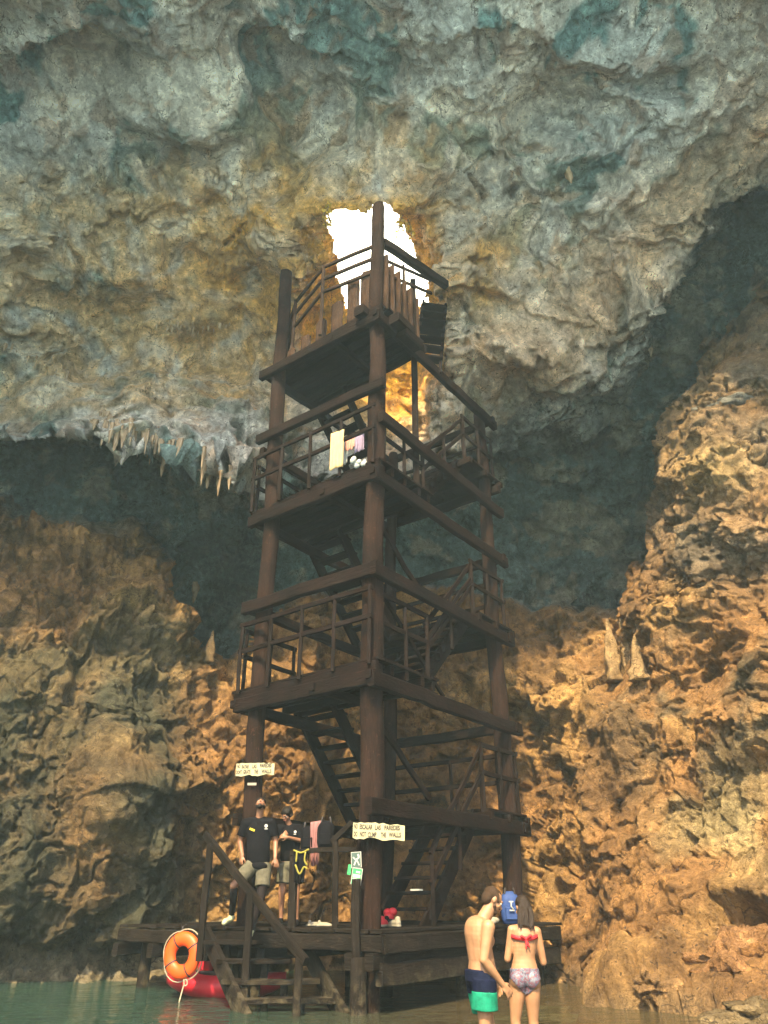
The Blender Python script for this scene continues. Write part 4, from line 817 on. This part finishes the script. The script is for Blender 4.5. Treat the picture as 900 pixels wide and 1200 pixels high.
# top deck: log palisade and the rails of the exit walk
def slab(p, h, w, par=tower):
    m = MB(); r = Matrix.Rotation(math.atan2(aL.y, aL.x), 3, 'Z'); n = 10; rings = []; ul = []
    for k in range(6):
        t = k / 5; ring = []
        for i in range(n):
            a = 2 * math.pi * i / n; q = 1 + random.gauss(0, .03); ring.append(Vector(p) + r @ Vector((math.cos(a) * w / 2 * q, math.sin(a) * .07 * q, 0)) + Vector((random.gauss(0, .006), random.gauss(0, .006), h * t + (random.uniform(-.03, .03) if k == 5 else 0))))
        rings.append(ring); ul.append(h * t)
    m.loft(rings, ul); return m.build('palisade_log', 'slab_wood', par)
for q, h, w in ((.10, 1.35, .34), (.24, 1.30, .34), (.42, .95, .34), (.60, .70, .30), (.78, .52, .28), (.95, .36, .26)):
    slab(T(0, 0, 10.86) + aL * (FLn * q) - bR * .05, h, w)
for t in (.03, .085, .14, .195, .25, .31):
    m = MB(); p = T(-.03, t, 10.9); hh = 1.75 - 1.2 * t + random.uniform(-.06, .06); m.timber(p, p + Vector((0, 0, hh)), .05, .22, aL, .006); m.build('palisade_board', 'slab_wood', tower)
r_ = [at(437, 289, 11.55), at(380, 313, 12.2), at(347, 354, 13.15), at(333, 402, 13.7)]
s = bpy.data.objects.new('railing', None); COL.objects.link(s); s.parent = tower; s.location = r_[0] - wloc(tower)
for dz in (0, -.38, -.78):
    for a, b in zip(r_, r_[1:]): m = MB(); m.timber(a + Vector((0, 0, dz)), b + Vector((0, 0, dz)), .06, .08, None, .004); m.build('rail', 'timber_worn', s)
for p in r_[1:3]: m = MB(); m.timber(p + Vector((0, 0, .05)), p - Vector((0, 0, p.z - 10.85)), .075, .075, None, .004); m.build('baluster', 'timber_worn', s)
r_ = [at(450, 304, 11.65), at(506, 329, 13.1)]
s = bpy.data.objects.new('railing', None); COL.objects.link(s); s.parent = tower; s.location = r_[0] - wloc(tower)
for dz in (0, -.42): m = MB(); m.timber(r_[0] + Vector((0, 0, dz)), r_[1] + Vector((0, 0, dz)), .05, .07, None, .004); m.build('rail', 'timber_worn', s)
m = MB(); p = r_[0].lerp(r_[1], .4); m.timber(p - Vector((0, 0, 1.5)), p + Vector((0, 0, .1)), .06, .06, None, .004); m.build('baluster', 'timber_worn', s)
beam(T(.02, .01, 12.2), T(-.02, .16, 11.4), .06, .09, 'brace')
for s_, t_, z_ in ((.06, -.075, 10.78), (-.14, .03, 10.6), (-.14, .10, 10.45)):        # sawn beam ends under the top deck
    p = T(s_, t_, z_); beam(p - bR * .1 - aL * .0, p + bR * .5, .26, .24)

# ================================================================== THE DOCK
D0 = T(2.02, 0, DK[0])
dock = thing('dock', T(1, 0, -1.4), 'low dark plank dock on the water round the foot of the stair tower', 'dock')
o = T(0, 0, DK[0] - .03) - aL * .45 - bR * .28
dd = boards(o, aL, bR, 2.655 * 2.02 + .55, 3.1, 'deck', along='t', parent=dock, mat='dock_wood', bw=.2)
o2 = T(0, 0, DK[0] - .03) - aL * .45 + bR * 2.84
boards(o2, aL, bR, 2.655 + .9, 2.4, 'deck', along='t', parent=dock, mat='dock_wood', bw=.2)
for q, zz, L in ((.02, .14, 5.95), (1.5, .14, 5.9), (3.0, .14, 5.9)):
    p = o + bR * q - Vector((0, 0, zz)); beam(p - aL * .04, p + aL * L, .12, .20, 'joist', 'dock_wood', dock)
for q in (.10, .46, 2.7, 3.4, 4.8, 5.8):
    p = o + aL * q - Vector((0, 0, .34)); beam(p - bR * .14, p + bR * 3.1, .14, .2, 'joist', 'dock_wood', dock)
p = o - aL * .02 - Vector((0, 0, .14)); beam(p, p + bR * 5.3, .12, .22, 'joist', 'dock_wood', dock)
p = o + aL * .03 - Vector((0, 0, .48)); beam(p, p + bR * 5.3, .12, .26, 'joist', 'dock_wood', dock)
for q, t in ((.4, 2.6), (2.7, .3), (2.7, 2.6), (5.5, .3), (5.5, 2.6), (.3, 5.0)):
    p = o + aL * q + bR * t; m = MB(); m.log(p + Vector((0, 0, -1.6)), p + Vector((0, 0, -.1)), .11, .10, 12, .01); m.build('pile', 'dock_wood', dock, True)
m = MB(); p = at(417, 1177, 11.25); q = at(417, 1030, 11.25); m.timber((p.x, p.y, -1.7), q, .12, .12, None, .01); m.build('pile', 'dock_wood', dock)
m = MB(); m.log((p.x + .02, p.y, -1.7), (p.x + .02, p.y, -.62), .12, .10, 12, .01); m.build('pile', 'dock_wood', dock, True)
# rail along the dock edge
rp = [at(342, 1090, 12.25), at(392, 1086, 11.85)]
s = bpy.data.objects.new('railing', None); COL.objects.link(s); s.parent = dock; s.location = rp[0] - wloc(dock)
def tb(a, b, w, h, nm, par, mat='dock_wood'): m = MB(); m.timber(a, b, w, h, None, .006); return m.build(nm, mat, par)
tb(rp[0] - Vector((0, 0, .3)), at(343, 1003, 12.25), .12, .12, 'newel', s); tb(rp[1] - Vector((0, 0, .3)), at(392, 979, 11.85), .09, .09, 'newel', s)
tb(at(340, 999, 12.27), at(396, 995, 11.83), .05, .07, 'rail', s); tb(at(388, 986, 11.86), at(412, 964, 11.7), .06, .08, 'rail', s); tb(at(396, 995, 11.83), at(425, 994, 11.6), .05, .07, 'rail', s)
# steps into the water with their slanting handrail
st = bpy.data.objects.new('water_steps', None); COL.objects.link(st); st.parent = dock
n1t, n2t, n3t = at(246, 988, 12.75), at(294, 1046, 11.9), at(350, 1122, 11.15)
st.location = Vector((n1t.x, n1t.y, -.4)) - wloc(dock)
run = Vector((n3t.x - n1t.x, n3t.y - n1t.y, 0)).normalized(); acr = Vector((-run.y, run.x, 0)); acr = acr if acr.x > 0 else -acr
for p, zb in ((n1t, -.75), (n2t, -1.45), (n3t, -1.6)):
    tb(Vector((p.x, p.y, zb)), p, .10, .10, 'newel', st)
tb(n1t + (n1t - n2t) * .16 + Vector((0, 0, .03)), n3t + (n3t - n2t) * .12 + Vector((0, 0, .05)), .075, .11, 'handrail', st)
steps = [((243, 1101), (342, 1099), 12.55), ((258, 1123), (340, 1121), 12.25), ((264, 1147), (374, 1144), 11.95), ((285, 1170), (392, 1166), 11.65), ((298, 1193), (400, 1189), 11.35)]
ends = []
for k, (pl, pr, Y) in enumerate(steps):
    a, b = at(*pl, Y), at(*pr, Y + .08); b.z = a.z; ends.append((a, b)); tb(a - Vector((.05, 0, .03)), b - Vector((0, 0, .03)), .32, .055, 'tread', st)
    if k < 4:
        for q in (.22, .62): c_ = a.lerp(b, q) + Vector((0, .02, 0)); tb(c_ - Vector((0, 0, .28)), c_ - Vector((0, 0, .06)), .10, .08, 'riser_block', st)
a, b = ends[0][0] + Vector((-.10, .25, .06)), ends[4][0] + Vector((-.10, 0, -.06)); tb(a, b, .07, .26, 'stringer', st)
a, b = ends[0][1] + Vector((.05, .25, .06)), ends[4][1] + Vector((.05, 0, -.06)); tb(a, b, .07, .26, 'stringer', st)
# ================================================================== SIGNS, FLOATS, CLOTHES AND BAGS
mat_plain('sign_board', (.38, .36, .22), .7, .10, 9, .2); mat_plain('sign_ink', (.03, .02, .02), .7, .1, 20); mat_plain('orange_shell', (.70, .085, .01), .45, .08, 6); mat_plain('kayak_red', (.45, .012, .03), .4, .15, 4); mat_plain('rope', (.30, .26, .19), .8, .2, 40); mat_plain('strap_dark', (.03, .025, .025), .7, .2, 30)
mat_plain('towel_cream', (.50, .37, .18), .9, .1, 14, .5); mat_plain('towel_pink', (.24, .11, .11), .9, .15, 14, .5); mat_plain('cloth_lilac', (.25, .20, .30), .9, .15, 14, .4); mat_plain('cloth_pink', (.60, .28, .22), .9, .1, 14, .4); mat_plain('vest_yellow', (.24, .21, .03), .7, .1, 20); mat_plain('bag_blue', (.015, .045, .17), .7, .2, 20, .3); mat_plain('sign_green', (.03, .30, .10), .5, .1, 20); mat_plain('sign_dark', (.05, .09, .08), .5, .1, 20); mat_plain('cloth_white', (.40, .41, .38), .85, .08, 14, .3); mat_plain('shoe_cream', (.24, .22, .17), .8, .15, 20, .3); mat_plain('label_grey', (.28, .25, .21), .7, .1, 20)
_font = None
def text(body, size, width, M, name, mat, parent, th=.002):
    cu = bpy.data.curves.new(name, 'FONT'); cu.body = body; cu.size = 1; cu.align_x = 'CENTER'; cu.align_y = 'CENTER'; cu.extrude = .02; cu.offset = .034
    o = bpy.data.objects.new(name, cu); COL.objects.link(o); dg = bpy.context.evaluated_depsgraph_get(); me = bpy.data.meshes.new_from_object(o.evaluated_get(dg)); bpy.data.objects.remove(o); bpy.data.curves.remove(cu)
    xs = [v.co.x for v in me.vertices]; ys = [v.co.y for v in me.vertices]
    S = Matrix.Diagonal((width / (max(xs) - min(xs)), size / (max(ys) - min(ys)), .05, 1)) @ Matrix.Translation((-(max(xs) + min(xs)) / 2, -(max(ys) + min(ys)) / 2, 0))
    me.transform(Matrix.Translation(-wloc(parent)) @ M @ S); me.materials.clear(); me.materials.append(MATS[mat]); o = bpy.data.objects.new(name, me); COL.objects.link(o); o.parent = parent; return o
def sign(c, w, h, yaw, roll, lines, label, name='warning_sign', board='sign_board', size=.066):
    """rough hand sawn board with a wavy outline, lettered by hand; local x right, z up, y away"""
    Rm = Matrix.Rotation(yaw, 4, 'Z') @ Matrix.Rotation(roll, 4, 'Y'); M = Matrix.Translation(c) @ Rm; m = MB(); n = 14; top = []; bot = []
    for k in range(n + 1):
        x = -w / 2 + w * k / n; top.append((x, h / 2 + random.uniform(-.012, .012) - (.012 if k > n * .65 else 0))); bot.append((x, -h / 2 + random.uniform(-.014, .010) - .01 * math.sin(k)))
    out = top + bot[::-1]; m.loft([[M @ Vector((x, y, z)) for x, z in out] for y in (-.014, .014)], [0, .03])
    o = m.build(name, board, None, False, c); tag(o, label, 'sign')
    for i, ln in enumerate(lines):
        x = -w * .46
        for wd, wx, wd_w in ln:
            tm = M @ Matrix.Translation((w * (wx - .5), -.017, h * (.235 - .47 * i) + random.uniform(-.006, .006))) @ Matrix.Rotation(random.uniform(-.03, .03), 4, 'Y') @ Matrix.Rotation(R(90), 4, 'X')
            text(wd, size, w * wd_w, tm, 'lettering', 'sign_ink', o)
    return o
cL = at(298.5, 901, 12.92)
sign(cL, .655, .20, R(-6), R(-.5), [[('NO', .065, .075), ('RAYAR', .24, .19), ('LAS', .48, .11), ('PAREDES', .775, .30)], [("DON'T", .085, .145), ('GRATE', .29, .19), ('THE', .53, .10), ('WALLS', .80, .26)]], 'yellow hand lettered board NO RAYAR LAS PAREDES on the left log post')
cR = at(443, 974, 11.30)
sign(cR, .735, .205, R(4), R(1.5), [[('NO', .055, .07), ('ESCALAR', .25, .25), ('LAS', .48, .11), ('PAREDES', .755, .30)], [('DO', .055, .07), ('NOT', .195, .12), ('CLIMB', .375, .17), ('THE', .59, .10), ('WALLS', .81, .24)]], 'yellow hand lettered board NO ESCALAR LAS PAREDES on the front log post')
m = MB(); m.box(at(294.5, 918.5, 12.98), (.15, .012, .04)); o = m.build('post_label', 'label_grey'); tag(o, 'tiny grey label plate on the left post below the yellow board', 'label')
# two green safety placards on the front post
def placard(c, w, h, roll, board, label, marks):
    M = Matrix.Translation(c) @ Matrix.Rotation(R(-10), 4, 'Z') @ Matrix.Rotation(roll, 4, 'Y'); r3 = M.to_3x3(); m = MB(); m.box(c, (w, .010, h), r3, 0, .03); o = m.build('safety_placard', 'cloth_white', None, False, c); tag(o, label, 'sign')
    m = MB(); m.box(c + r3 @ Vector((0, -.007, 0)), (w * .88, .008, h * .92), r3, 0, .03); m.build('colour_field', board, o); s = MB()
    for (x0, z0, x1, z1, t) in marks: s.timber(c + r3 @ Vector((x0 * w, -.013, z0 * h)), c + r3 @ Vector((x1 * w, -.013, z1 * h)), t * w, .006, r3 @ Vector((0, 1, 0)), 0, 1)
    s.build('symbol', 'cloth_white', o)
placard(at(416.5, 1007.5, 11.28), .145, .20, R(-3), 'sign_dark', 'upper dark green placard with white figure on the front log post', [(-.30, .18, .22, -.20, .12), (.20, .35, .30, .12, .18), (.30, .12, .02, .02, .13), (.02, .02, -.20, -.34, .13), (.05, 0, .3, -.36, .12)])
placard(at(417, 1027, 11.26), .145, .21, R(8), 'sign_green', 'lower green and white striped placard tilted on the front log post', [(-.36, .02, .36, .02, .30), (-.36, -.20, .36, -.22, .24), (-.1, .26, .3, .26, .18)])
m = MB(); c_ = at(408.5, 1019, 11.31); m.box(c_, (.05, .008, .13), Matrix.Rotation(R(8), 3, 'Y')); o = m.build('safety_placard', 'sign_green', None); tag(o, 'narrow pale green strip placard half hidden behind the other two', 'sign')

# lifebuoy hanging on the dock corner
lb = at(212.5, 1119, 12.95); Rl = Matrix.Rotation(R(-20), 3, 'Z') @ Matrix.Rotation(R(8), 3, 'Y')
t = thing('lifebuoy', lb - Vector((0, 0, .33)), 'orange lifebuoy with pale rope hanging from the dock corner', 'lifebuoy')
def ringpts(Rr, n, c=lb, y=0.): return [c + Rl @ Vector((Rr * math.cos(2 * math.pi * k / n), y, Rr * math.sin(2 * math.pi * k / n))) for k in range(n + 1)]
m = MB(); n = 48; rings = []
for k in range(n + 1):
    a = 2 * math.pi * k / n; rad_ = Rl @ Vector((math.cos(a), 0, math.sin(a))); ax = Rl @ Vector((0, 1, 0)); rings.append([lb + rad_ * .220 + rad_ * (.098 * math.cos(b)) + ax * (.066 * math.sin(b)) for b in [2 * math.pi * j / 14 for j in range(14)]])
m.loft(rings, [k * .03 for k in range(n + 1)], False); m.build('ring', 'orange_shell', t, True)
for k in range(4):
    a0 = 2 * math.pi * (k + .45) / 4; m = MB(); pp = []
    for j in range(5): b = 2 * math.pi * j / 4; 
    ctr = lb + Rl @ Vector((.220 * math.cos(a0), 0, .220 * math.sin(a0))); rad_ = Rl @ Vector((math.cos(a0), 0, math.sin(a0))); tan_ = Rl @ Vector((-math.sin(a0), 0, math.cos(a0))); ax = Rl @ Vector((0, 1, 0))
    rr = [[ctr + tan_ * s_ + rad_ * (.102 * math.cos(b)) + ax * (.070 * math.sin(b)) for b in [2 * math.pi * j / 14 for j in range(14)]] for s_ in (-.012, .012)]
    m.loft(rr, [0, .024], False); m.build('strap', 'strap_dark', t, True)
m = MB(); pts = []
for k in range(33):
    a = 2 * math.pi * k / 32; rr = .325 + .035 * abs(math.sin(2 * a + .75 * math.pi)); pts.append(lb + Rl @ Vector((rr * math.cos(a), .01, rr * math.sin(a))))
m.tube(pts, .010, 6); m.build('grab_line', 'rope', t, True)
m = MB(); p = at(214, 1147, 12.9); m.tube(ipath([p + Vector((0, 0, .0)), p + Vector((.02, 0, -.08)), p + Vector((.06, 0, -.06)), p + Vector((.03, 0, .0)), p + Vector((.0, 0, -.12)), at(207, 1180, 12.7), at(204, 1196, 12.6)], 5), .011, 6); m.build('throw_rope', 'rope', t, True)
m = MB(); p = at(213, 1091, 13.02); m.tube([p + Vector((.02, .1, .09)), p + Vector((0, -.03, .06)), p + Vector((0, -.04, -.02)), p + Vector((0, .0, -.08))], .012, 6); m.build('hanging_cord', 'strap_dark', t, True)

# red kayak moored under the steps
kp = at(262, 1155, 13.5); t = thing('kayak', Vector((kp.x, kp.y, WATER - .08)), 'red plastic kayak floating half hidden behind the dock steps', 'kayak')
m = MB(); kd = Vector((.97, -.24, 0)).normalized(); ks = Vector((.24, .97, 0)); K = 16; rings = []
for k in range(K + 1):
    u = -1 + 2 * k / K; wdt = .36 * max(0, 1 - abs(u) ** 2.4) ** .6 + .015; sh = .10 * u * u; ring = []
    for j in range(16):
        a = 2 * math.pi * j / 16; zz = math.sin(a); ring.append(Vector((kp.x, kp.y, WATER + .15 + sh)) + kd * (1.0 * u) + ks * (wdt * math.cos(a)) + Vector((0, 0, (.17 if zz > 0 else .24) * zz * (.45 + .55 * (1 - u * u)))))
    rings.append(ring)
m.loft(rings, [k * .2 for k in range(K + 1)]); m.build('hull', 'kayak_red', t, True)
m = MB(); c_ = Vector((kp.x, kp.y, WATER + .31)); pts = [c_ + kd * (.48 * math.cos(2 * math.pi * k / 24)) + ks * (.24 * math.sin(2 * math.pi * k / 24)) for k in range(25)]; m.tube(pts, .03, 8); m.build('cockpit_rim', 'strap_dark', t, True)
m = MB(); m.box(c_ - kd * .35 + Vector((0, 0, .12)), (.09, .36, .30), Matrix.Rotation(-.24, 3, 'Z')); m.build('seat', 'kayak_red', t)

# cloth: a hanging sheet with folds, given thickness
def cloth(pts_top, drop, name, mat, label, cat, par=None, fold=.03, nf=3, thick=.012, back=.0, hem=.0, ofs=(0, -1, 0), group=None, taper=0.):
    a, b = Vector(pts_top[0]), Vector(pts_top[1]); W, H = 16, 14; n = Vector(ofs).normalized(); ph_ = random.random() * 6; V = []
    for side in (0, 1):
        for j in range(H + 1):
            v = j / H
            for i in range(W + 1):
                u = i / W; uu = .5 + (u - .5) * (1 - taper * v); p = a.lerp(b, uu) + Vector((0, 0, -drop * v - hem * u * v + .012 * math.sin(u * 9 + ph_) * v)); f = fold * (.25 + .75 * v) * math.sin(2 * math.pi * nf * u + ph_ + .8 * v) + .06 * v * v * back
                bow = -.035 * math.sin(min(1, v * 5) * math.pi / 2) + .035
                V.append(p + n * (f + thick * side - bow))
    m = MB(); S = (W + 1) * (H + 1); Fc = []
    for j in range(H):
        for i in range(W):
            q = j * (W + 1) + i; Fc.append((q, q + 1, q + W + 2, q + W + 1)); Fc.append((S + q, S + q + W + 1, S + q + W + 2, S + q + 1))
    for i in range(W): Fc += [(i, S + i, S + i + 1, i + 1), (H * (W + 1) + i, H * (W + 1) + i + 1, S + H * (W + 1) + i + 1, S + H * (W + 1) + i)]
    for j in range(H): q = j * (W + 1); Fc += [(q, q + W + 1, S + q + W + 1, S + q), (q + W, S + q + W, S + q + 2 * W + 1, q + 2 * W + 1)]
    m.v = [tuple(p) for p in V]; m.f = Fc; m.mi = [0] * len(Fc); m.uv = [(0, 0)] * (4 * len(Fc)); o = m.build(name, mat, par, True)
    if label: tag(o, label, cat, group)
    return o
cloth([at(388, 507, 11.72), at(403.5, 502, 11.68)], .85, 'towel', 'towel_cream', 'long cream towel over the railing of the third deck', 'towel', fold=.02, nf=2)
cloth([at(401, 515, 11.95), at(408, 512, 11.93)], .60, 'towel', 'cloth_white', 'narrow white towel behind the long cream towel on the third deck', 'towel', fold=.02, nf=1.5)
cloth([at(416, 510, 11.80), at(427, 505, 11.75)], .42, 'garment', 'cloth_lilac', 'lilac garment hung on the third deck railing beside the front post', 'clothing', fold=.03, nf=2)
cloth([at(405, 514, 11.9), at(417, 509, 11.85)], .30, 'garment', 'cloth_pink', 'pink garment bunched on the third deck railing between the towels', 'clothing', fold=.04, nf=2.5)
m = MB(); p = at(421, 543, 11.55)
for k in range(7): m.ell(p + Vector((random.uniform(-.12, .12), random.uniform(-.06, .06), random.uniform(-.06, .08))), (random.uniform(.05, .09), .05, random.uniform(.04, .07)), Matrix.Rotation(random.random() * 3, 3, 'Y'), 10, 7)
o = m.build('bag', 'cloth_white', None, True); tag(o, 'crumpled white bag on the edge of the third deck at the front post', 'bag')

# bags and wet things hanging along the dock rail
def satchel(c, w, h, d_, mat, label, name='backpack', cat='bag', strap='strap_dark', top=.04):
    t = thing(name, c - Vector((0, 0, h / 2)), label, cat); m = MB(); rings = []
    for k in range(9):
        v = k / 8; s_ = (1 - .18 * (2 * v - 1) ** 4) * (1 if v < .75 else 1 - .55 * ((v - .75) / .25) ** 2); ring = []
        for j in range(20):
            a = 2 * math.pi * j / 20; cx, sy_ = math.cos(a), math.sin(a); e = (abs(cx) ** 3 + abs(sy_) ** 3) ** (-1 / 3); ring.append(c + Vector((w / 2 * cx * e * s_ + random.gauss(0, .004), d_ / 2 * sy_ * e * s_ * (1.1 - .25 * v), h * (v - .5))))
        rings.append(ring)
    m.loft(rings, [k * .05 for k in range(9)]); m.build('bag_body', mat, t, True)
    m = MB(); m.box(c + Vector((0, -d_ * .52, -h * .18)), (w * .68, d_ * .3, h * .42), None, 0, .3); m.build('pocket', mat, t)
    for q in (-1, 1): m = MB(); m.tube(ipath([c + Vector((q * w * .28, -d_ * .2, h * .40)), c + Vector((q * w * .22, -d_ * .1, h * .5 + top)), c + Vector((q * w * .28, d_ * .5, h * .38)), c + Vector((q * w * .3, d_ * .52, -h * .3))], 5), .014, 6); m.build('shoulder_strap', strap, t, True)
    return t
satchel(at(360, 982, 12.35), .22, .36, .16, 'black_cloth', 'slim black backpack hung on the dock rail beside the woman')
satchel(at(381, 978, 12.10), .26, .40, .16, 'black_cloth', 'bulky black bag hung on the dock rail right of the pink towel')
cloth([at(363, 963, 12.28), at(376, 961, 12.18)], .62, 'towel', 'towel_pink', 'dusty pink towel hanging between the two black bags', 'towel', fold=.035, nf=2.5, taper=.35)
t = thing('snorkel_vest', at(350, 1040, 12.15), 'black snorkel vest with yellow straps hanging from the dock rail post', 'vest')
cloth([at(343, 995, 12.17), at(360, 994, 12.07)], .46, 'vest_panel', 'black_cloth', None, None, t, .03, 2, .03, taper=.35)
for pts in ([at(343, 996, 12.10), at(352, 999, 12.06), at(361, 995, 12.02)], [at(345, 1013, 12.08), at(350, 1024, 12.06), at(355, 1016, 12.05), at(359, 1018, 12.04)], [at(347, 998, 12.08), at(346, 1010, 12.08)], [at(357, 998, 12.04), at(356, 1008, 12.04), at(359, 1014, 12.04)]):
    m = MB(); m.tube(ipath(pts, 5), .014, 6); m.build('strap', 'vest_yellow', t, True)
# things left lying on the dock planks
def shoe(p, yaw, mat, label, sole='shoe_cream', L=.24, group=None, k=1.):
    t = thing('shoe', p, label, 'shoe', group); r = Matrix.Rotation(yaw, 3, 'Z'); m = MB(); q = lambda x, y, z: Vector(p) + r @ Vector((x, y, z))
    m.cone(q(-L * .36, 0, .055 * k), .045 * k, q(L * .1, 0, .05 * k), .046 * k); m.cone(q(L * .1, 0, .05 * k), .045 * k, q(L * .38, 0, .035 * k), .035 * k); m.cone(q(-L * .36, 0, .05 * k), .044 * k, q(-L * .34, 0, .10 * k), .040 * k); m.build('upper', mat, t, True)
    m = MB(); m.cone(q(-L * .38, 0, .016), .046, q(L * .4, 0, .016), .044); V = m.v; m.v = [(x, y, max(p[2] + .002, min(z, p[2] + .03))) for x, y, z in V]; m.build('sole', sole, t, True); return t
dz_ = DK[0] + .0
def on_dock(px, Y): v = at(px, 1083, Y); return Vector((v.x, Y, dz_))
shoe(on_dock(368, 12.62), .2, 'shoe_cream', 'left one of the pair of white slip ons lying on the dock planks', k=.6); shoe(on_dock(379, 12.5), -.3, 'shoe_cream', 'right one of the pair of white slip ons lying on the dock planks', k=.6)
shoe(on_dock(449, 12.3), 1.2, 'red_cloth', 'red shoe on the dock behind the front post'); shoe(on_dock(456, 12.5), .9, 'black_cloth', 'black shoe between the red and the white one on the dock'); shoe(on_dock(461, 12.2), 2.2, 'shoe_cream', 'white trainer beside the black shoe on the dock')
m = MB(); p = on_dock(459, 12.75) + Vector((0, 0, .11))
for k in range(5): m.ell(p + Vector((random.uniform(-.08, .08), random.uniform(-.05, .05), random.uniform(-.06, .08))), (.07, .06, .06), None, 10, 7)
o = m.build('bundle', 'red_cloth', None, True); tag(o, 'small red cloth bundle on the dock behind the shoes', 'clothing')
m = MB(); p = at(487, 1043, 13.2); m.box(p, (.20, .10, .025)); o = m.build('clipboard', 'cloth_white'); tag(o, 'small white board lying on a stair tread under the tower', 'board')
bp_ = at(597, 1066, 13.3); bp_.z = DK[0] + .24
b_ = satchel(bp_, .30, .46, .2, 'bag_blue', 'bright blue backpack with white emblem on the dock behind the bathers')
m = MB(); e = bp_ + Vector((.0, -.165, .02)); m.tube([e + Vector((-.04, 0, .06)), e + Vector((.03, 0, .06))], .011, 6); m.tube([e + Vector((.0, 0, .06)), e + Vector((-.01, 0, -.0)), e + Vector((.03, 0, -.06))], .011, 6); m.tube([e + Vector((-.04, 0, -.06)), e + Vector((.04, 0, -.065))], .011, 6); m.build('emblem', 'cloth_white', b_, True)
m = MB(); e = bp_ + Vector((.14, -.06, .0)); m.tube([e + Vector((0, 0, .15)), e + Vector((.01, -.04, .03)), e + Vector((0, 0, -.12))], .02, 8); m.build('side_strap', 'red_cloth', b_, True)
m = MB(); p = at(578, 1077, 13.1); p.z = DK[0] + .05
for k in range(5): m.ell(p + Vector((random.uniform(-.12, .12), random.uniform(-.05, .05), random.uniform(-.01, .05))), (random.uniform(.06, .1), .06, .045), None, 10, 7)
o = m.build('towel', 'shoe_cream', None, True); tag(o, 'crumpled beige towel on the dock left of the blue backpack', 'towel')
